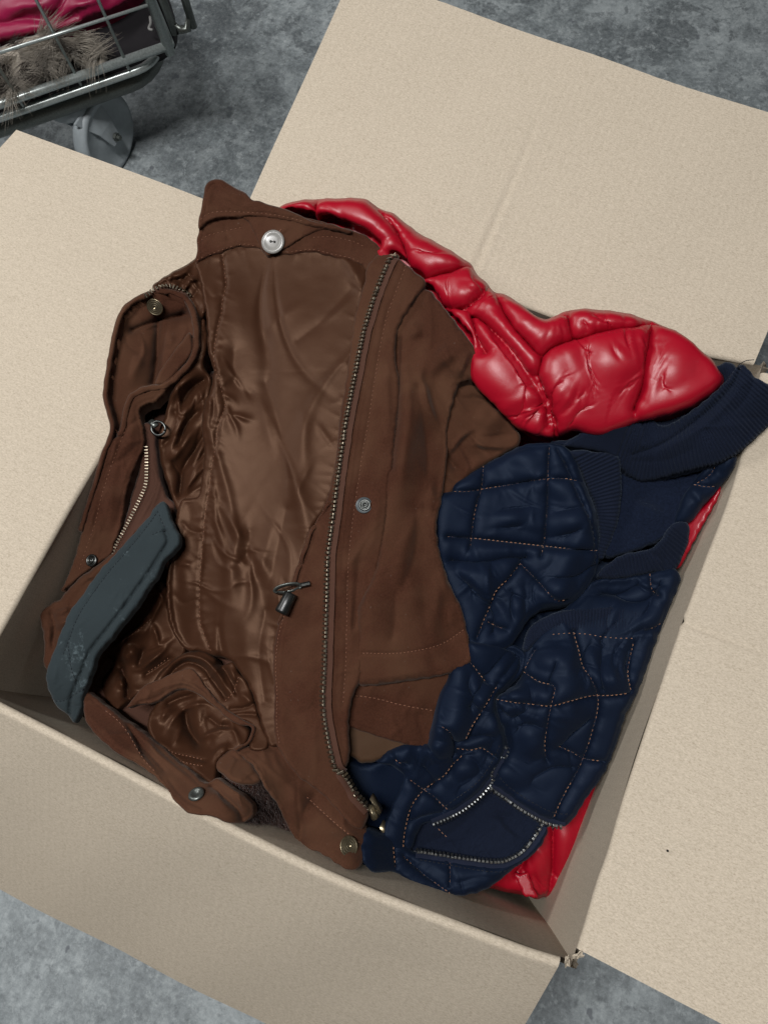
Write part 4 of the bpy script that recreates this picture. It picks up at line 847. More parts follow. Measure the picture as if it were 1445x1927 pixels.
# --- pieces underneath
cloth('back_panel', [(300, 760), (420, 700), (560, 900), (600, 1200), (640, 1450), (560, 1560), (480, 1530), (330, 1480), (200, 1380), (110, 1300), (110, 1180), (200, 1020)], M['tape'], coat, off=-26, sp=8, edge=(20, 8), key='b_under', wr=dict(ex=.06, n=50, amp=1.2))
cloth('hem_lining', H3, M['olive'], coat, off=-6, sp=4, edge=(7, 4), key='b_h3', wr=dict(ex=.03, n=40), skirt=8)
cloth('inner_hem', CUFF, M['brown'], coat, off=-1, sp=4, edge=(4, 3), key='b_h2', hem=(7, .8), pucker=[([[(661, 1308), (705, 1314), (757, 1327), (820, 1338)]], 9, 8, 2.8, .55)], folds=[(12, 80, 25, 30, 6, 1.0)], feats=[('V', [(660, 1308), (705, 1314), (757, 1327), (822, 1338)], 3, -1.20), ('R', [(690, 1290), (700, 1340)], 14, 2.10), ('R', [(780, 1300), (790, 1350)], 16, 2.40)], wr=dict(ex=.03, n=50, amp=.4), skirt=9)
stitches('stitching', 'b_h2', [[(661, 1308), (705, 1314), (757, 1327), (820, 1338)]], M['bthread'], coat, 5, 3)
cloth('sleeve_fold', [(800, 880), (836, 905), (844, 935), (847, 1000), (848, 1060), (849, 1105), (835, 1110), (815, 1040), (805, 960)], M['brown'], coat, off=-3, sp=4, edge=(6, 4), key='b_s3', skirt=12)
cloth('rear_sleeve', [(846, 700), (885, 719), (910, 743), (932, 766), (958, 793), (979, 824), (974, 839), (950, 852), (919, 871), (883, 895), (857, 919), (843, 934), (820, 930), (806, 880), (815, 800), (830, 740)], M['brown'], coat, off=-2, sp=3.6, edge=(6, 5), key='b_s2', folds=[(12, 40, 30, 35, 6, 1.8)], skirt=14,
      feats=[('F', [(836, 862), (850, 845), (866, 824), (882, 812), (900, 804)][::-1], 5, 30, 7.00), ('F', [(870, 832), (895, 836), (919, 839), (945, 841), (972, 836)][::-1], 5, 22, 5.60), ('V', [(842, 862), (850, 872), (856, 880)], 9, -7.00), ('R', [(880, 770), (915, 790), (945, 815)], 24, 5.60), ('V', [(890, 745), (905, 752), (920, 755)], 6, -2.10), ('R', [(860, 900), (890, 875), (930, 855)], 12, 2.80)],
      wr=dict(ex=.035, n=60, amp=.5, seed=2))
cloth('hem_facing', [(445, 1414), (470, 1404), (500, 1398), (524, 1404), (545, 1430), (562, 1452), (590, 1466), (630, 1480), (660, 1500), (680, 1522), (686, 1547), (695, 1584), (692, 1600), (672, 1636), (653, 1636), (600, 1604), (580, 1598), (556, 1578), (540, 1552), (522, 1514), (498, 1481), (477, 1442)], M['brown'], coat, off=-3, sp=3.4, edge=(4.5, 3.6), key='b_tip', hem=(7, .8), pucker=[([[(578, 1500), (610, 1530), (650, 1565), (680, 1588)]], 9, 8, 2.8, .55)], folds=[(12, 50, 25, 40, 6, 1.2)], skirt=9,
      feats=[('R', [(452, 1418), (480, 1444), (500, 1484), (524, 1520), (545, 1560)], 7, 2.56), ('R', [(545, 1470), (560, 1510), (575, 1560)], 22, 6.40), ('V', [(590, 1500), (572, 1530), (566, 1580)], 12, -4.80), ('V', [(578, 1500), (610, 1530), (650, 1565), (680, 1590)], 3, -1.60), ('R', [(640, 1560), (655, 1600)], 26, 3.20), ('R', [(685, 1548), (692, 1580), (680, 1620)], 5, 1.92)], wr=dict(ex=.035, n=60, amp=.4, seed=9))
stitches('stitching', 'b_tip', [[(578, 1500), (610, 1530), (650, 1565), (680, 1588)]], M['bthread'], coat, 5, 3)
# --- lining and the soft folds at its left
cloth('lining_fold', [(382, 588), (392, 640), (384, 690), (398, 712), (392, 760), (386, 800), (398, 870), (392, 940), (372, 960), (338, 965), (322, 930), (308, 890), (300, 850), (300, 812), (312, 780), (320, 745), (338, 715), (360, 690), (372, 660), (376, 620)], M['satin'], coat, off=-5, sp=3.2, edge=(6, 4), key='b_soft', folds=[(16, -55, 25, 30, 5, 2.6)], skirt=12,
      feats=[('R', [(380, 698), (347, 719), (328, 738), (322, 765)], 11, 8.40), ('V', [(384, 715), (356, 735), (345, 755)], 9, -8.40), ('R', [(380, 738), (353, 771), (334, 812), (320, 850), (306, 876)], 9, 7.00), ('V', [(372, 775), (350, 800), (338, 835)], 8, -7.00), ('R', [(372, 800), (347, 833), (326, 866), (318, 890)], 10, 7.00), ('V', [(384, 820), (365, 850), (345, 885), (340, 930)], 8, -7.00), ('R', [(388, 850), (368, 885), (350, 925), (345, 955)], 10, 5.60), ('V', [(326, 870), (340, 895), (338, 925)], 6, -5.60), ('V', [(330, 775), (340, 785), (350, 782)], 5, -2.80)],
      wr=dict(ex=.09, dir=20, n=80, kf=.012, kb=.09, amp=.7, seed=21))
LIN = [(369, 492), (380, 486), (416, 470), (435, 460), (470, 458), (535, 470), (588, 466), (627, 474), (663, 483), (684, 492), (694, 512)] + [(x + 7, y) for x, y in FACE[1:]] + \
      [(510, 1404), (498, 1380), (487, 1346), (477, 1311), (463, 1281), (449, 1262), (438, 1247), (424, 1238), (403, 1234), (377, 1226), (348, 1221), (336, 1206), (324, 1184), (317, 1152), (314, 1101), (319, 1057), (338, 1019), (330, 985), (345, 940), (372, 935), (380, 900), (385, 850), (380, 800), (386, 760), (396, 735), (402, 700), (392, 660), (390, 612), (385, 573), (378, 532)]
cloth('lining', LIN, M['satin'], coat, off=3, sp=3.3, edge=(4, 2.5), seams=[SEAM], key='b_lin', pucker=[([SEAM], 7, 13, 2.6, .9), ([FACE], 14, 20, 3.2, .7), ([FACE[:2], [(378, 489), (433, 468), (535, 474), (627, 478), (684, 500)]], 12, 26, 4, .7)], folds=[(13, 84, 9, 130, 20, 3.0), (5, 84, 10, 90, 12, 1.3), (10, 60, 30, 26, 6, 1.5, (405, 760, 60)), (6, 75, 25, 50, 9, 1.6, (470, 1230, 60)), (7, 10, 25, 28, 5, 1.0, (390, 1060, 60))], skirt=9,
      feats=[('F', [(440, 560), (425, 640), (418, 700), (432, 730), (470, 715)], 16, 40, 1.12), ('R', [(471, 640), (529, 595), (592, 560)], 14, 0.74), ('R', [(597, 615), (640, 580), (672, 548)], 10, 0.87), ('R', [(440, 500), (450, 600), (446, 680)], 26, 1.61), ('V', [(560, 640), (610, 600), (660, 545)], 12, -0.99),
             ('V', [(440, 660), (444, 720), (470, 740)], 18, -1.98), ('F', [(417, 673), (428, 695), (445, 720)], 6, 30, 1.36), ('V', [(470, 703), (560, 700), (650, 697)], 2.5, -0.09), ('R', [(480, 715), (500, 790), (520, 870)], 14, 1.36), ('V', [(500, 720), (525, 800), (545, 900)], 14, -1.24), ('R', [(560, 720), (572, 820), (575, 930)], 16, 1.12),
             ('R', [(592, 789), (612, 820), (633, 850)], 8, 0.99), ('R', [(600, 850), (570, 900), (545, 960)], 10, 1.12), ('F', [(400, 990), (398, 1030), (412, 1062), (440, 1074), (466, 1072)], 6, 26, 1.36), ('V', [(450, 1060), (466, 1040), (470, 1000)], 10, -1.55), ('R', [(430, 960), (450, 1010), (455, 1045)], 18, 1.86),
             ('R', [(520, 950), (505, 1020), (488, 1080), (470, 1140)], 12, 1.36), ('V', [(540, 960), (520, 1040), (505, 1110)], 12, -1.24), ('F', [(442, 1274), (430, 1230), (421, 1180), (426, 1140), (438, 1100)], 9, 40, 2.11), ('V', [(412, 1180), (420, 1240)], 8, -1.24), ('R', [(470, 1160), (462, 1220), (480, 1290)], 18, 1.49), ('V', [(500, 1150), (488, 1230), (498, 1320)], 9, -1.49),
             ('V', [(345, 985), (360, 1000), (380, 1003)], 4, -0.93), ('V', [(330, 1120), (345, 1135), (370, 1128)], 5, -0.87), ('R', [(340, 1050), (350, 1100), (345, 1150)], 14, 1.24), ('R', [(395, 700), (392, 760), (396, 800)], 8, 1.55), ('R', [(400, 520), (405, 580), (400, 640)], 10, 0.99), ('V', [(388, 545), (400, 560), (415, 556)], 4, -0.62), ('V', [(398, 640), (404, 655), (412, 650)], 4, -0.62)],
      wr=dict(ex=.034, dir=75, n=120, kf=.006, kb=.10, amp=.5, gather=.03, seed=31, local=[(415, 700, 45, .06), (410, 800, 40, .06), (385, 1000, 40, .05), (420, 1000, 70, .03), (390, 1200, 40, .06), (470, 1300, 60, .04)]))
stitches('stitching', 'b_lin', [SEAM], M['bthread'], coat, 4.5, 3.5, .00026)
# --- matt brown facing with the zip, then the outer placket
FAC = FACE + [(538, 1430), (559, 1458), (587, 1480), (605, 1493), (640, 1530), (660, 1552), (678, 1560), (690, 1546), (690, 1524), (676, 1508)] + ZIP[-4::-1] + [(736, 480), (716, 478), (694, 496)]
cloth('facing', FAC, M['brown'], coat, off=8, sp=4, edge=(4, 2.4), key='b_face', folds=[(12, 75, 25, 60, 10, 0.9), (8, 20, 40, 26, 6, 0.5)], skirt=6,
      feats=[('V', [(x + 7, y) for x, y in FACE[8:]], 3, -1.50), ('R', [(x + 12, y) for x, y in FACE[9:]], 5, 1.20), ('V', [(596, 1268), (575, 1264), (555, 1262)], 2, -0.60), ('R', [(560, 1180), (580, 1260), (575, 1380)], 26, 3.00), ('R', [(600, 1330), (590, 1400), (600, 1460)], 14, 2.25), ('V', [(540, 1330), (560, 1345), (590, 1330)], 8, -1.20), ('R', [(x - 10, y) for x, y in ZIP[2:]], 5, 1.80)],
      wr=dict(ex=.016, n=60, amp=.3, seed=33, kf=.02))
stitches('stitching', 'b_face', [[(x + 5, y) for x, y in FACE[12:]]], M['bthread'], coat, 4.5, 3, .00026)
cloth('placket', PLK, M['brown'], coat, off=13, sp=4, edge=(4.5, 3.2), key='b_plk', pucker=[([[(764, 500), (728, 595), (704, 723), (685, 838), (663, 987), (653, 1160), (645, 1330)]], 9, 8, 2.8, .55)], folds=[(14, 100, 14, 45, 6, 1.0), (8, 20, 30, 18, 4, 0.6)], skirt=8,
      feats=[('V', [(764, 500), (745, 550), (728, 595), (716, 652), (704, 723), (694, 790), (685, 838), (674, 910), (663, 987), (655, 1073), (653, 1160), (651, 1246), (645, 1330)], 3, -1.50), ('F', [(800, 532), (780, 560), (757, 600), (748, 622)][::-1], 6, 20, 3.00), ('R', [(735, 640), (728, 720), (730, 790), (722, 860)], 10, 2.70), ('R', [(712, 900), (705, 980), (692, 1060)], 16, 3.30), ('V', [(676, 1060), (672, 1110), (668, 1180)], 9, -3.30), ('R', [(662, 1100), (658, 1180), (660, 1250)], 6, 2.10), ('R', [(x + 15, y) for x, y in ZIP[2:20]], 4, 1.20)],
      wr=dict(ex=.022, n=60, amp=.35, seed=34))
stitches('stitching', 'b_plk', [[(764, 500), (745, 550), (728, 595), (716, 652), (704, 723), (694, 790), (685, 838), (674, 910), (663, 987), (655, 1073), (653, 1160), (651, 1246), (645, 1330)]], M['bthread'], coat, 4.5, 3.4, .00026)
# --- outer sleeve
cloth('sleeve', SLV, M['brown'], coat, off=9, sp=4, edge=(5, 4), key='b_slv', hem=(7, .8), pucker=[([[(683, 1229), (739, 1230), (791, 1223), (833, 1211), (874, 1184)]], 9, 8, 2.8, .55)], folds=[(7, 86, 14, 130, 30, 5.5), (8, 88, 20, 80, 12, 1.4), (5, 30, 40, 35, 8, 0.8), (8, 60, 25, 30, 5, 1.2, (870, 690, 40))], skirt=12,
      feats=[('F', [(806, 690), (794, 698), (791, 712), (797, 730), (806, 762), (818, 793), (834, 822)], 7, 34, 9.19), ('F', [(886, 655), (876, 676), (866, 700), (862, 718)], 5, 22, 7.00), ('R', [(758, 650), (765, 750), (758, 860), (752, 960)], 22, 8.75), ('V', [(748, 640), (748, 720), (744, 800), (736, 880)], 6, -6.56), ('V', [(790, 730), (798, 800), (806, 880), (800, 960)], 18, -5.69), ('R', [(820, 650), (850, 690)], 30, 6.56), ('R', [(812, 880), (808, 960), (806, 1020)], 14, 5.69), ('V', [(785, 960), (782, 1040), (760, 1100)], 16, -4.38),
             ('R', [(760, 1020), (770, 1100), (800, 1180)], 26, 4.81), ('V', [(683, 1229), (739, 1230), (791, 1223), (833, 1211), (874, 1184)], 2.6, -1.52), ('V', [(745, 1120), (742, 1170), (738, 1200)], 12, -2.62), ('R', [(845, 1130), (850, 1190)], 16, 3.50), ('F', [(826, 1036), (815, 1000), (822, 960)], 6, 24, 5.47), ('R', [(770, 600), (790, 640)], 16, 4.38)],
      wr=dict(ex=.024, n=70, amp=.5, seed=35, kf=.012, dir=20))
stitches('stitching', 'b_slv', [[(683, 1229), (739, 1230), (791, 1223), (833, 1211), (874, 1184)]], M['bthread'], coat, 4.5, 3, .00028)
# --- collar, stand and button tab
cloth('collar_stand', STD, M['brown'], coat, off=5.5, sp=3.6, edge=(3, 1.8), key='b_std', hem=(7, .8), pucker=[([[(373, 457), (391, 444), (419, 436), (455, 428)], [(590, 447), (627, 446), (668, 456), (690, 467)]], 9, 8, 2.8, .55)], folds=[(14, 80, 30, 18, 4, 0.7)], skirt=5, feats=[('R', [(378, 478), (416, 465), (455, 453), (488, 458)], 5, .8), ('V', [(372, 458), (391, 444), (419, 436), (455, 428)], 3, -.7), ('V', [(585, 447), (627, 446), (668, 456), (692, 468)], 3, -.7), ('R', [(600, 470), (640, 478), (690, 497)], 5, .8), ('R', [(400, 455), (440, 440)], 12, 1.2)], wr=dict(ex=.025, n=50, amp=.3))
stitches('stitching', 'b_std', [[(373, 457), (391, 444), (419, 436), (455, 428)], [(590, 447), (627, 446), (668, 456), (690, 467)], [(372, 489), (416, 471), (455, 460), (485, 464)], [(540, 475), (588, 470), (627, 479), (663, 487), (684, 498)]], M['bthread'], coat, 4.5, 3.2, .00026)
cloth('button_tab', [(448, 404), (458, 411), (469, 418), (476, 432), (481, 444), (491, 467), (497, 475), (503, 481), (516, 476), (538, 467), (560, 453), (585, 439), (605, 432), (626, 425), (600, 415), (520, 404)], M['brown'], coat, off=8, sp=3.2, edge=(4, 2), key='b_tab', hem=(5, .8), skirt=2.5, feats=[('R', [(468, 420), (482, 446), (500, 474)], 4, .6), ('R', [(510, 474), (545, 458), (585, 435)], 5, .8), ('R', [(520, 430), (530, 445)], 20, 1.4)], wr=dict(ex=.02, n=30, amp=.3))
cloth('collar', COLL, M['brown'], coat, off=10, sp=3.4, edge=(4.5, 3), key='b_col', hem=(7, .8), pucker=[([[(378, 413), (419, 398), (466, 400), (505, 403), (544, 410), (571, 417)]], 9, 8, 2.8, .55)], folds=[(14, 60, 40, 20, 4, 0.8)], skirt=8, feats=[('V', [(378, 412), (394, 401), (419, 397), (466, 399), (505, 402), (544, 409), (575, 417)], 3, -.8), ('F', [(414, 348), (425, 358), (445, 366), (470, 376)], 5, 18, 2.2), ('R', [(400, 350), (392, 375), (388, 395)], 8, 1.4), ('R', [(480, 385), (520, 397), (570, 411), (620, 425)], 6, 1.2)], wr=dict(ex=.035, n=50, amp=.4, seed=3))
stitches('stitching', 'b_col', [[(378, 413), (394, 402), (419, 398), (466, 400), (505, 403), (544, 410), (571, 417)]], M['bthread'], coat, 4.5, 3.2, .00026)
stitches('buttonhole', 'b_tab', [[(524, 441), (531, 430), (533, 440)], [(527, 444), (533, 436)]], M['bthread'], coat, 12, .5, .0004)
bt = disc('button', (515, 457), ('b_tab', 'b_std'), [(0, 0), (0.0092, 0), (0.0108, 0.0008), (0.0108, 0.0016), (0.0098, 0.0024), (0.0080, 0.0025), (0.0070, 0.0020), (0.0045, 0.0018), (0.0, 0.0018)], M['button'], coat, .001, (0.05, -.15, 0), 40)
for hx_ in (-.0018, .0018):
    hme = lathe_mesh('button_hole', [(0, 0), (0.0011, 0), (0.0011, 0.0005), (0, 0.0005)], 12); h_ = link('button_hole', hme, M['black'], bt); h_.matrix_local = Matrix.Translation((hx_, 0, 0.00165))
v_, f_ = tube_mesh([np.array([(-.0018, 0, .0020), (-.0008, .0002, .0030), (.0008, .0002, .0030), (.0018, 0, .0020)])], .0004, 6); link('thread_loop', mesh('thread_loop', v_, f_), M['button'], bt)
zipper(('b_plk', 'b_face', 'b_tip'), ZIP, coat, M['toothb'], M['tape'], 8.4, 1.7, .0038, (10, 14))
# drawcord with its cord lock
CORD = [(618, 945), (608, 962), (594, 983), (582, 1012), (573, 1038), (564, 1062), (556, 1090), (548, 1108)]
t_ = trace(('b_face', 'b_lin'), CORD, 4)
if t_ is not None:
    P_, N_, T_ = t_; A_ = np.cross(N_, T_)
    tube('drawcord', P_ + N_ * .0016 + A_ * .0008, .0013, M['brown'], coat, 8, 3); tube('drawcord', P_ + N_ * .0016 + A_ * .0034 * np.linspace(.4, 1, len(P_))[:, None] ** .5, .0012, M['brown'], coat, 8, 3)
h_ = hit(('b_face', 'b_lin'), (541, 1138)); b0 = at((553, 1116), 0)[0]; b1 = at((533, 1154), 0)[0]; ax_ = (b1 - b0); L_ = np.linalg.norm(ax_); ax_ /= L_
lk = link('cord_lock', lathe_mesh('cord_lock', [(0, 0), (0.0046, 0), (0.0054, .001), (0.0056, .010), (0.0060, .016), (0.0058, .018), (0.0046, .0184), (0.004, .0165), (0, .0165)], 24), M['black'], coat)
place(lk, hit(('b_face', 'b_lin'), (551, 1119))[0] + np.array([0, 0, .0068]), ax_ + np.array([0, 0, -.12]), (0, 0, 1))
c_ = hit(('b_face', 'b_lin'), (545, 1111))[0] + np.array([0, 0, .0085])
ra = at((575, 1103), 0)[0] - at((520, 1115), 0)[0]; ra /= np.linalg.norm(ra); rb = np.cross(ra, [0, 0, 1.0]) * -1; rb = rb * .45 + np.array([0, 0, .9]); rb /= np.linalg.norm(rb)
q_ = np.array([c_ + ra * .0105 * math.cos(a) + rb * .0048 * math.sin(a) for a in np.linspace(0, 2 * math.pi, 40)])
v_, f_ = tube_mesh([q_], .0012, 10, flat=2.4); lkw = link('lock_ring', mesh('lock_ring', v_, f_), M['gun'], coat)
e_ = c_ + ra * .0105; v_, f_ = tube_mesh([np.array([e_, e_ + ra * .004, e_ + ra * .0085])], .0022, 8, flat=1.2); link('lock_tip', mesh('lock_tip', v_, f_), M['steel'], coat, smooth=False)
tube('drawcord', np.array([hit(('b_face', 'b_lin'), q)[0] + np.array([0, 0, .001]) for q in [(534, 1153), (530, 1162), (525, 1175)]]), .0013, M['brown'], coat, 8, 6)
# poppers
sp_ = disc('snap_button', (687, 951), 'b_plk', SNAP_SOCKET, M['steel'], coat, .0006); disc('snap_plate', (685, 951), 'b_plk', [(0, 0), (.0068, 0), (.0070, .0004), (.0066, .0007), (0, .0007)], plastic('clear_washer', (74, 80, 82), .3), coat, .0003)
disc('snap_button', (655, 1593), 'b_tip', SNAP_STUD, M['brass'], coat, .0006, (0, 0, 0))
# double slider at the foot of the zip
def slider(name, q, keys, ang, s=1.0, lift=.002):
    h = hit(keys, q); bm = bmesh.new(); bmesh.ops.create_cube(bm, size=1)
    for v in bm.verts: v.co = Vector((v.co.x * .010 * (1.0 if v.co.x > 0 else .8), v.co.y * (.0085 if v.co.x > 0 else .0062), v.co.z * .0034))
    r1 = bmesh.ops.create_cube(bm, size=1)['verts']
    for v in r1: v.co = Vector((v.co.x * .0056 + .0004, v.co.y * .0022, v.co.z * .0022 + .0030))
    bmesh.ops.bevel(bm, geom=bm.edges[:], offset=.0008, segments=2, affect='EDGES'); me = bpy.data.meshes.new(name); bm.to_mesh(me); bm.free()
    o = link(name, me, M['brass'], coat); t = at((q[0] + math.cos(ang) * 20, q[1] + math.sin(ang) * 20), 0)[0] - at(q, 0)[0]
    place(o, h[0] + h[1] * lift, h[1], t)
    pl = bmesh.new(); bmesh.ops.create_cube(pl, size=1)
    for v in pl.verts: v.co = Vector((v.co.x * .012 - .004, v.co.y * (.0056 if v.co.x > 0 else .0074), v.co.z * .0012 + .0042 + v.co.x * .001))
    bmesh.ops.bevel(pl, geom=pl.edges[:], offset=.0005, segments=2, affect='EDGES'); me = bpy.data.meshes.new('pull_tab'); pl.to_mesh(me); pl.free()
    link('pull_tab', me, M['brass'], o).matrix_local = Matrix.Rotation(.35, 4, 'Z'); return o
for q_, a_, l_ in (((689, 1531), 1.1, .007), ((706, 1575), .9, .012)):
    so_ = slider('slider', q_, ('b_tip', 'b_face', 'n_under', 'n_left', 'red_body'), a_, lift=l_); so_.matrix_basis = so_.matrix_basis @ Matrix.Scale(1.25, 4)
# --- the other front edge: a looped placket with its own zip on the left
cloth('shoulder_gather', [(372, 482), (366, 487), (347, 501), (326, 511), (305, 524), (288, 538), (287, 546), (305, 548), (330, 552), (350, 562), (368, 585), (380, 600), (392, 590), (385, 540)], M['satin'], coat, off=-1, sp=3, edge=(6, 4), key='b_sh', folds=[(14, -30, 40, 22, 4, 2.4)], skirt=12, feats=[('V', [(300, 536), (325, 528), (360, 520)], 4, -3), ('R', [(310, 530), (340, 516), (368, 505)], 6, 2.5), ('V', [(335, 530), (352, 550), (370, 580)], 5, -2.5)], wr=dict(ex=.10, n=70, amp=.7, kb=.09, seed=6))
cloth('loop_interior', [(272, 558), (300, 552), (340, 560), (360, 585), (366, 620), (364, 655), (350, 688), (330, 705), (305, 722), (278, 732), (256, 742), (242, 762), (236, 795), (224, 815), (212, 800), (206, 771), (201, 748), (203, 719), (207, 694), (213, 663), (219, 629), (227, 600), (238, 583), (252, 570)], M['brown'], coat, off=-8, sp=3.2, edge=(9, -9), key='b_loop', folds=[(8, 100, 25, 35, 7, 2.0)], skirt=20,
      feats=[('V', [(298, 600), (296, 650), (294, 690), (288, 725)], 9, -10, 1), ('V', [(250, 622), (280, 610), (320, 598), (350, 592)], 8, -9), ('R', [(262, 630), (256, 670), (246, 720), (236, 750)], 22, 5), ('R', [(320, 620), (322, 660)], 12, 3), ('F', [(240, 612), (262, 620), (300, 606), (340, 596)][::-1], 4, 20, 4)], wr=dict(ex=.03, n=40, amp=.4))
cloth('loop_band', [(357, 626), (363, 648), (361, 666), (346, 686), (328, 706), (308, 724), (292, 723), (298, 706), (306, 692), (318, 675), (328, 660), (342, 643)], M['brown'], coat, off=0, sp=3, edge=(4, 2.5), key='b_lb', skirt=8, wr=dict(ex=.02, n=30, amp=.2))
LB = [(283, 553), (262, 562), (246, 572), (232, 587), (224, 606), (217, 632), (211, 664), (206, 694), (202, 720), (200, 748), (206, 772), (213, 800), (209, 826), (199, 848), (189, 880), (180, 912), (168, 948), (152, 1000)]
cloth('placket_edge', strip(LB, 6, 6), M['brown'], coat, off=3, sp=2.8, edge=(6, 5), key='b_edge', skirt=8, feats=[('V', [(x + 4, y) for x, y in LB], 1.8, -.8)])
LC = [(290, 548), (316, 549), (342, 556), (356, 570), (365, 592), (370, 628), (368, 660), (356, 684), (338, 704), (322, 718), (308, 727), (280, 731), (262, 737), (246, 750), (238, 772), (233, 800), (226, 822)]
cloth('placket_edge', strip(LC, 7, 6), M['brown'], coat, off=3, sp=2.6, edge=(5.5, 5), key='b_edge2', skirt=9, feats=[('V', [(x + 1, y + 1) for x, y in LC], 1.8, -.9)])
cloth('placket', [(236, 770), (246, 752), (262, 740), (285, 734), (310, 727), (322, 722), (308, 742), (294, 756), (276, 762), (266, 768), (264, 782), (270, 800), (273, 822), (271, 846), (263, 862), (248, 897), (238, 935), (233, 968), (226, 1001), (215, 1026), (211, 1042), (193, 1056), (153, 1084), (128, 1106), (116, 1112), (124, 1094), (139, 1056), (155, 1000), (173, 940), (188, 898), (198, 862), (208, 832), (224, 818), (232, 800)], M['brown'], coat, off=1, sp=3.2, edge=(5, 3.6), key='b_lp', hem=(7, .8), pucker=[([[(238, 806), (217, 858), (193, 931), (178, 990), (149, 1075)]], 9, 8, 2.8, .55)], folds=[(14, 110, 18, 40, 6, 1.2)], skirt=12,
      feats=[('V', [(238, 806), (217, 858), (193, 931), (178, 990), (164, 1030), (149, 1075)], 2.6, -.9), ('R', [(252, 770), (246, 820), (240, 860)], 14, 3), ('F', [(236, 960), (236, 935), (248, 897), (266, 856)][::-1], 6, 26, 3), ('R', [(215, 900), (205, 960), (200, 1010)], 14, 2.2), ('V', [(228, 950), (215, 1000), (190, 1040)], 9, -2.4), ('V', [(258, 790), (245, 800), (232, 798)], 6, -2), ('R', [(192, 905), (176, 955), (160, 1010)], 5, 1.2)], wr=dict(ex=.028, n=60, amp=.4, seed=17))
stitches('stitching', 'b_lp', [[(238, 806), (217, 858), (193, 931), (178, 990), (164, 1030), (149, 1075)]], M['bthread'], coat, 4.5, 3.2, .00026)
cloth('zip_facing', [(266, 800), (282, 796), (292, 815), (296, 850), (303, 900), (316, 935), (330, 950), (322, 975), (290, 985), (262, 1000), (236, 1030), (212, 1052), (196, 1058), (210, 1030), (228, 1000), (240, 965), (250, 925), (262, 885), (266, 850)], M['tape'], coat, off=-5, sp=3.2, edge=(4, 3), key='b_zf', skirt=10, feats=[('R', [(290, 826), (288, 869), (295, 904), (284, 942), (266, 975), (253, 999)], 3, 2.2), ('R', [(297, 860), (302, 904), (291, 944), (272, 978)], 2.6, 1.6), ('R', [(300, 840), (310, 900), (325, 945)], 6, 2)])
zipper(('b_zf', 'b_lp'), [(275, 838), (277, 860), (277, 886), (276, 911), (265, 939), (251, 968), (236, 998), (224, 1021), (214, 1043), (206, 1056)], coat, M['toothb'], M['tape'], 6.4, .95, .0018, (6, 9))
zipper(('b_sh', 'b_edge2', 'b_loop', 'b_edge'), [(271, 558), (285, 551), (301, 544), (316, 541), (332, 544), (347, 552), (356, 558)], coat, M['toothb'], M['tape'], 7.4, 1.2, .002, (5, 5))
disc('snap_button', (175, 1055), 'b_lp', [(r * 1.12, z * 1.3) for r, z in SNAP_SOCKET], M['steel'], coat, .0006); disc('snap_button', (297, 579), ('b_loop',), SNAP_STUD, M['brass'], coat, .004, (.25, -.5, -.1))
h_ = hit(('b_zf', 'b_soft', 'b_lp'), (286, 832)); h_ = (at((300, 808), h_[0][2] - ZR + .006)[0], h_[1]); rq = np.array([h_[0] + np.array([0, 0, .002]) + .0075 * np.array([math.cos(a) * .9, math.sin(a) * .75, 0.3 * math.sin(a)]) for a in np.linspace(0, 2 * math.pi, 30)])
v_, f_ = tube_mesh([rq], .0013, 8); link('pull_ring', mesh('pull_ring', v_, f_), M['steel'], coat)
v_, f_ = tube_mesh([np.vstack([h_[0] + np.array([-.010, .004, .002]), h_[0] + np.array([-.002, .001, .003])])], .003, 8, flat=.5); link('slider', mesh('slider', v_, f_), M['gun'], coat)
cloth('placket_corner', [(212, 1042), (196, 1054), (175, 1070), (156, 1083), (132, 1106), (114, 1127), (96, 1137), (77, 1153), (79, 1180), (83, 1198), (84, 1224), (83, 1248), (90, 1262), (120, 1270), (160, 1230), (210, 1150), (260, 1060), (262, 1020), (235, 1030)], M['brown'], coat, off=3, sp=3.4, edge=(5, 4), key='b_lc', folds=[(12, -40, 35, 30, 6, 1.8)], skirt=14,
      feats=[('F', [(96, 1150), (112, 1152), (128, 1147), (142, 1146)], 4, 22, 5.60), ('R', [(205, 1052), (165, 1090), (120, 1130)], 8, 3.36), ('V', [(98, 1155), (104, 1180), (100, 1215)], 5, -4.20), ('R', [(118, 1160), (122, 1190)], 12, 4.20), ('V', [(150, 1105), (175, 1090), (200, 1080)], 6, -2.10), ('R', [(88, 1160), (92, 1190), (90, 1220)], 6, 2.80)], wr=dict(ex=.05, n=60, amp=.6, seed=19))
# --- crumpled lining and hem in the near left of the box
cloth('lining_pocket', [(285, 1090), (313, 1098), (320, 1152), (328, 1183), (350, 1216), (345, 1240), (310, 1262), (292, 1288), (270, 1304), (245, 1316), (225, 1335), (200, 1345), (165, 1320), (155, 1290), (180, 1240), (230, 1170)], M['satin'], coat, off=-14, sp=3.2, edge=(6, 4), key='b_pk', folds=[(8, -35, 40, 34, 8, 2.6)], skirt=12,
      feats=[('F', [(290, 1160), (270, 1178), (251, 1193), (226, 1212), (205, 1225)][::-1], 4, 20, 6.80), ('R', [(262, 1215), (240, 1235), (226, 1250)], 16, 8.50), ('V', [(270, 1225), (262, 1250)], 6, -8.50), ('R', [(325, 1206), (296, 1234), (263, 1258), (240, 1262)], 7, 8.50), ('V', [(320, 1240), (298, 1255), (275, 1270)], 4, -5.10), ('R', [(286, 1170), (296, 1200), (300, 1222)], 5, 5.10), ('V', [(230, 1260), (240, 1290), (240, 1310)], 6, -11.90), ('R', [(225, 1270), (234, 1300)], 8, 6.80), ('V', [(205, 1250), (185, 1290), (190, 1320)], 16, -20.40)], wr=dict(ex=.07, n=60, amp=.7, kb=.09, seed=23))
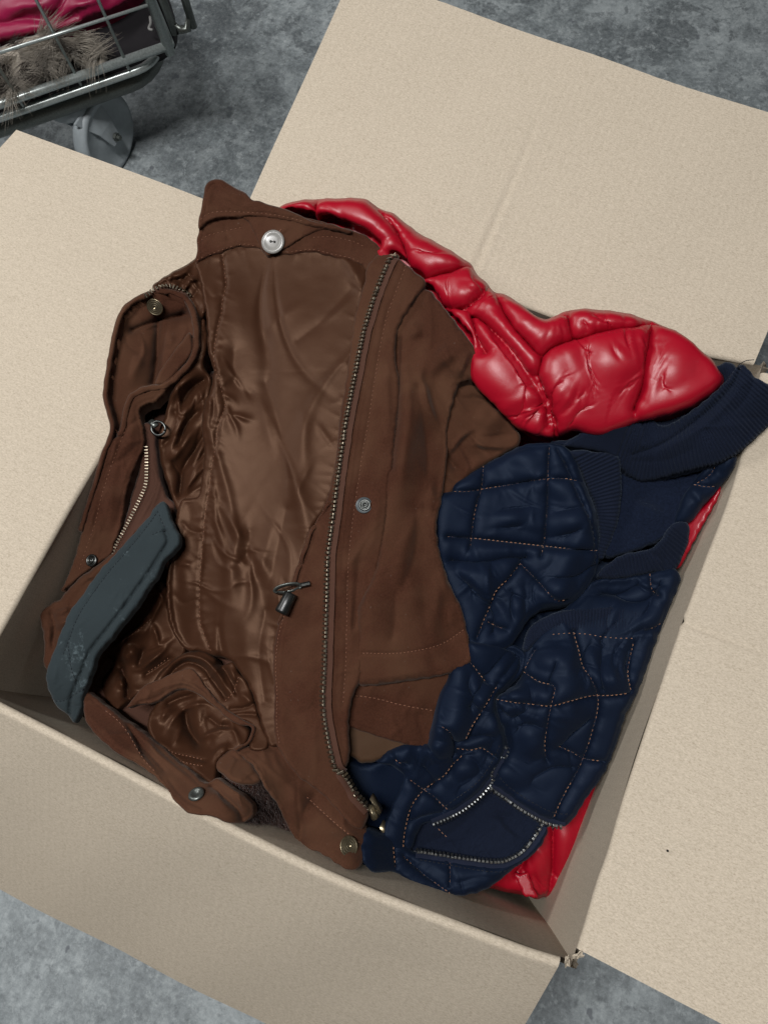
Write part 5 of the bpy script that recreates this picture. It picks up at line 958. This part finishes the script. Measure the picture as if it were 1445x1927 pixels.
stitches('stitching', 'b_pk', [[(284, 1166), (268, 1180), (251, 1193), (226, 1210)], [(317, 1238), (298, 1252), (276, 1266)]], M['bthread'], coat, 4.5, 3, .0003)
cloth('lining_hem', [(278, 1366), (284, 1340), (300, 1316), (318, 1302), (342, 1292), (370, 1298), (395, 1312), (416, 1332), (436, 1350), (456, 1362), (470, 1376), (462, 1400), (446, 1412), (428, 1416), (412, 1430), (407, 1462), (408, 1484), (394, 1474), (372, 1456), (340, 1436), (312, 1414), (290, 1396)], M['satin'], coat, off=-4, sp=3.2, edge=(6, 4), key='b_lh', folds=[(7, 70, 50, 36, 9, 2.4)], skirt=12,
      feats=[('V', [(350, 1342), (352, 1362), (364, 1386), (374, 1398)], 12, -15), ('F', [(306, 1392), (322, 1360), (346, 1336), (384, 1324), (412, 1340)], 4, 22, 6), ('F', [(372, 1404), (384, 1388), (408, 1376), (436, 1374), (452, 1384)], 3.5, 16, 6), ('F', [(326, 1412), (334, 1388), (344, 1366)], 4, 22, 4), ('F', [(398, 1440), (404, 1420), (420, 1406), (440, 1402)], 3.5, 14, 5), ('V', [(300, 1400), (326, 1416), (358, 1424), (386, 1430)], 3, -1.4), ('F', [(352, 1448), (372, 1436), (392, 1438)], 3, 14, 3), ('V', [(318, 1324), (338, 1314), (362, 1308)], 6, -6), ('F', [(300, 1366), (312, 1340), (330, 1322)], 4, 18, 4), ('V', [(396, 1352), (412, 1364), (430, 1366)], 5, -5)],
      wr=dict(ex=.05, n=60, amp=.5, kb=.09, seed=25))
stitches('stitching', 'b_lh', [[(300, 1400), (326, 1416), (358, 1424), (386, 1430)], [(338, 1432), (360, 1438), (384, 1442)]], M['bthread'], coat, 4.5, 3, .0003)
cloth('lining_roll', [(284, 1292), (296, 1274), (311, 1257), (330, 1240), (350, 1228), (378, 1225), (403, 1237), (417, 1252), (440, 1246), (451, 1268), (463, 1281), (477, 1311), (487, 1345), (498, 1374), (508, 1392), (502, 1410), (470, 1410), (476, 1370), (440, 1348), (412, 1326), (390, 1300), (366, 1280), (330, 1285)], M['satin'], coat, off=1, sp=3, edge=(5, 4), key='b_roll', folds=[(6, 60, 60, 26, 6, 1.4)], skirt=12,
      feats=[('R', [(300, 1276), (322, 1252), (350, 1236), (380, 1240), (405, 1262), (428, 1295), (452, 1325)], 7, 7.60), ('V', [(312, 1280), (334, 1256), (355, 1246), (382, 1256), (402, 1282), (424, 1312)], 5, -7.60), ('V', [(410, 1248), (424, 1262), (440, 1290), (446, 1304)], 5, -7.60), ('R', [(432, 1252), (440, 1275), (444, 1290)], 7, 5.70), ('V', [(434, 1335), (460, 1332), (484, 1322)], 3.5, -4.56), ('V', [(440, 1346), (465, 1344), (486, 1346)], 3, -4.18), ('R', [(450, 1300), (466, 1315), (478, 1335)], 8, 3.80)], wr=dict(ex=.05, n=50, amp=.4, seed=27))
stitches('stitching', 'b_roll', [[(449, 1274), (445, 1290), (440, 1302), (424, 1320)]], M['bthread'], coat, 4.5, 3, .0003)
cloth('hem_band', [(239, 1332), (250, 1316), (262, 1300), (278, 1287), (300, 1279), (328, 1266), (345, 1260), (361, 1258), (370, 1266), (380, 1281), (400, 1308), (421, 1330), (440, 1344), (470, 1361), (480, 1367), (479, 1380), (472, 1394), (456, 1406), (444, 1414), (440, 1408), (462, 1398), (472, 1382), (474, 1370), (449, 1363), (431, 1354), (412, 1336), (391, 1320), (368, 1304), (342, 1296), (320, 1304), (300, 1318), (280, 1324), (258, 1326)], M['brown'], coat, off=5, sp=2.8, edge=(3.5, 2.6), key='b_band', hem=(5, .8), folds=[(10, 30, 40, 22, 5, 1.0)], skirt=8, feats=[('R', [(255, 1320), (285, 1303), (320, 1288), (345, 1284), (372, 1296), (405, 1326), (440, 1354), (470, 1366)], 5, 2.88), ('V', [(262, 1322), (290, 1314), (310, 1304)], 4, -2.70)], wr=dict(ex=.02, n=30, amp=.3))
cloth('pocket_corner', [(404, 1440), (414, 1422), (426, 1412), (444, 1406), (456, 1418), (470, 1432), (482, 1446), (494, 1468), (480, 1476), (450, 1476), (424, 1462)], M['brown'], coat, off=-4, sp=3.4, edge=(9, 6), key='b_pc', folds=[(8, 40, 50, 22, 6, 1.6)], skirt=14, feats=[('V', [(440, 1420), (448, 1428), (456, 1426)], 4, -2)], wr=dict(ex=.03, n=40, amp=.4))
cloth('lower_placket', [(158, 1330), (163, 1300), (186, 1317), (211, 1335), (228, 1349), (257, 1368), (288, 1391), (312, 1410), (330, 1428), (361, 1451), (389, 1474), (407, 1464), (424, 1474), (440, 1485), (468, 1504), (479, 1523), (476, 1536), (461, 1547), (440, 1550), (421, 1546), (398, 1536), (365, 1533), (347, 1525), (333, 1511), (315, 1491), (300, 1470), (286, 1457), (257, 1437), (226, 1421), (195, 1396), (174, 1375), (160, 1350)], M['brown'], coat, off=3, sp=3.2, edge=(4.5, 3.6), key='b_low', hem=(7, .8), folds=[(14, 40, 25, 34, 5, 1.3)], skirt=10,
      feats=[('F', [(196, 1330), (216, 1348), (236, 1368), (252, 1396), (267, 1424), (290, 1449), (316, 1484)], 4, 26, 4.48), ('R', [(230, 1352), (262, 1382), (300, 1420), (350, 1462), (390, 1500)], 6, 2.80), ('V', [(243, 1372), (275, 1412), (310, 1450)], 5, -3.36), ('V', [(400, 1480), (425, 1502), (450, 1526), (456, 1540)], 9, -9.80), ('R', [(412, 1468), (440, 1488), (470, 1515)], 7, 3.36), ('F', [(404, 1462), (404, 1480), (412, 1500), (436, 1530)], 4, 18, 4.20), ('V', [(320, 1470), (345, 1500), (380, 1520)], 5, -1.96), ('R', [(195, 1350), (215, 1390), (260, 1425)], 14, 1.96)], wr=dict(ex=.028, n=60, amp=.4, seed=29))
stitches('stitching', 'b_low', [[(200, 1338), (222, 1356), (240, 1378), (254, 1402), (270, 1428), (292, 1452)]], M['bthread'], coat, 5, 4, .00025)
disc('snap_button', (371, 1497), 'b_low', [(0, 0), (.0056, 0), (.0062, .0008), (.0058, .0020), (.0044, .0026), (.0030, .0022), (.0022, .0012), (0, .0012)], M['gun'], coat, .0006)
fp = cloth('fur_lining', [(425, 1465), (470, 1455), (495, 1462), (505, 1488), (528, 1520), (545, 1556), (562, 1584), (575, 1604), (530, 1588), (480, 1566), (455, 1550), (462, 1520), (440, 1490)], M['furb'], coat, off=-16, sp=5, edge=(8, 5), key='b_fur', skirt=15)
pool = fp.X[polydist(fp.V, np.array([(430, 1470), (575, 1600)]))[0] < 70]; sel = pool[rng.integers(0, len(pool), 1500)] + rng.normal(0, .0012, (1500, 3)) * np.array([1, 1, .3])
dn = at((520, 1600), 0)[0] - at((500, 1500), 0)[0]; dn /= np.linalg.norm(dn)
fur('fur_pile', sel, [dn * .8 + np.array([0, 0, .55]) + rng.normal(0, .25, 3) for _ in sel], .012, M['furb'], coat, .00022, 5, .5)

# ================================================================== SLATE STRAP
strap = thing('collar_strap', 'long dark slate blue stitched fabric tab lying across the left side of the brown coat', 'fabric tab', at((200, 1160), -0.03)[0].tolist())
ST = [(297, 949), (308, 944), (315, 952), (326, 986), (338, 1006), (339, 1021), (330, 1035), (310, 1055), (293, 1090), (280, 1105), (261, 1137), (232, 1173), (211, 1200), (192, 1222), (183, 1233), (176, 1258), (166, 1285), (159, 1301), (155, 1328), (149, 1347), (141, 1360), (128, 1345), (105, 1326), (95, 1304), (87, 1276), (91, 1256), (101, 1229), (116, 1189), (134, 1148), (153, 1124), (186, 1077), (220, 1040), (253, 1003), (279, 974)]
GR = [(311, 1000), (317, 1016), (302, 1044), (282, 1075), (257, 1110), (230, 1148), (203, 1183), (168, 1229), (157, 1258), (145, 1287), (134, 1316), (132, 1350)]
GL = [(298, 962), (270, 1000), (234, 1043), (200, 1083), (166, 1130), (145, 1165), (130, 1205), (118, 1235)]
GX = [[(300, 968), (306, 984), (313, 998)], [(286, 1006), (300, 1001), (314, 998)], [(128, 1208), (136, 1262), (145, 1284)], [(104, 1319), (118, 1319), (130, 1313), (159, 1296)]]
cloth('strap', ST, M['slate'], strap, sp=3, edge=(4, 2.8), key='strap', pucker=[([GL, GR], 8, 9, 2.6, .6)], folds=[(14, 120, 25, 22, 5, 0.6)], skirt=7, seams=[GR],
      z=[(310, 950, -.6), (335, 1015, -.5), (250, 1010, -.6), (280, 1100, -.6), (190, 1080, -1.0), (220, 1190, -1.2), (130, 1160, -1.6), (180, 1240, -2.0), (90, 1270, -2.6), (150, 1300, -3.0), (140, 1355, -4.4), (105, 1325, -3.8)],
      feats=[('V', GR, 3.4, -3.2), ('V', GL, 2.6, -.9), ('R', [(322, 1010), (300, 1058), (240, 1148), (190, 1215), (165, 1270), (148, 1330)], 6, 1.2)] + [('V', g, 2.4, -.8) for g in GX] + [('V', [(138 + i * 2, 1326 + i * 7), (146 + i, 1330 + i * 6), (152 - i, 1328 + i * 6)], 2.0, -1.2) for i in range(4)],
      wr=dict(ex=.022, n=50, amp=.35, kf=.02, seed=41, pin=False))
stitches('stitching', 'strap', [GL] + GX, M['sthread'], strap, 5, 2.6, .0003)

# ================================================================== JACKET IN THE TROLLEY
mag = thing('hooded_jacket', 'magenta padded jacket with shaggy grey fur trim inside the wire trolley', 'jacket', wz((80, 60), 0.2).tolist())
def zoff(z): return (z - ZR) * 100
cloth('body', [(-90, -60), (-60, 90), (0, 82), (60, 70), (120, 60), (170, 40), (225, 20), (260, -10), (300, -80)], M['magenta'], mag, z=[(0, 80, zoff(.205)), (120, 55, zoff(.205)), (220, 15, zoff(.205)), (100, 0, zoff(.235)), (0, 0, zoff(.235)), (250, -60, zoff(.22))], sp=5, edge=(14, 12), key='m_body', skirt=40, seams=[[(150, -60), (110, 20), (85, 70)]],
      feats=[('R', [(0, 20), (60, 12), (105, 10)], 14, 5), ('V', [(0, 45), (50, 38), (95, 40)], 9, -5), ('R', [(120, 20), (160, 10), (210, -10)], 12, 5), ('V', [(115, 45), (150, 30)], 8, -4)], wr=dict(ex=.07, p=.08, n=60, amp=.9, seed=5))
cloth('dark_lining', [(-80, 60), (0, 70), (120, 45), (230, 5), (290, -50), (330, 60), (312, 92), (240, 118), (140, 150), (0, 200), (-80, 220)], fabric('black_lining', (16, 13, 17), .7, .1), mag, z=[(0, 100, zoff(.178)), (250, 60, zoff(.178)), (100, 100, zoff(.172))], sp=8, edge=(6, 4), key='m_dark', skirt=12, wr=dict(ex=.05, n=40, amp=1))
ff = cloth('fur_backing', [(-40, 100), (0, 88), (45, 72), (85, 62), (130, 72), (165, 62), (190, 80), (200, 110), (190, 132), (150, 118), (120, 100), (88, 128), (70, 160), (40, 170), (0, 185), (-40, 200)], M['furg'], mag, z=[(0, 120, zoff(.198)), (170, 90, zoff(.2)), (60, 100, zoff(.206)), (40, 165, zoff(.196))], sp=6, edge=(8, 5), key='m_fur', skirt=6)
sel = ff.X[rng.integers(0, len(ff.X), 1500)] + rng.normal(0, .0016, (1500, 3)) * np.array([1, 1, .4]) + np.array([0, 0, .002])
tufts = [[], []]; gf = np.random.default_rng(12)
def tuft_mesh(name, cents, material, n_st, L, seed):
    g = np.random.default_rng(seed); paths, rad = [], []
    for c in cents:
        d = -back * g.uniform(.3, 1.0) + rd * g.normal(0, .8) + up * g.uniform(.15, .6); d /= np.linalg.norm(d); curl = g.normal(0, .5, 3) + np.array([0, 0, -.35])
        for _ in range(n_st):
            p = c + g.normal(0, .0042, 3) * np.array([1, 1, .4]); e = d + g.normal(0, .16, 3); ln = L * g.uniform(.55, 1.25); pts = [p.copy()]
            for s_ in range(9):
                e = e + curl * .14 + g.normal(0, .03, 3); e /= np.linalg.norm(e); e = e + .10 * (c + d * ln - p) / ln * (s_ / 9); p = p + e / np.linalg.norm(e) * ln / 9; pts.append(p.copy())
            paths.append(np.array(pts)); rad.append(np.linspace(1, .12, 10) * .00042)
    v, f = tube_mesh(paths, rad, 3, close=False); return link(name, mesh(name, v, f), material, mag, kind='stuff')
cen_ = ff.X[gf.integers(0, len(ff.X), 64)] + np.array([0, 0, .003])
tuft_mesh('fur_trim', cen_[:40], M['furg'], 46, .050, 5); tuft_mesh('fur_trim', cen_[40:], fabric('dark_fur', (58, 50, 43), .6, .1, .3, .3, fine=60), 42, .036, 8)
hk2 = [wz(p, .20) for p in [(283, 32), (284, 44), (281, 54), (288, 57)]]; tube('hook', np.array(hk2), .002, plastic('grey_hook', (120, 120, 118), .4), mag, 8, 6)
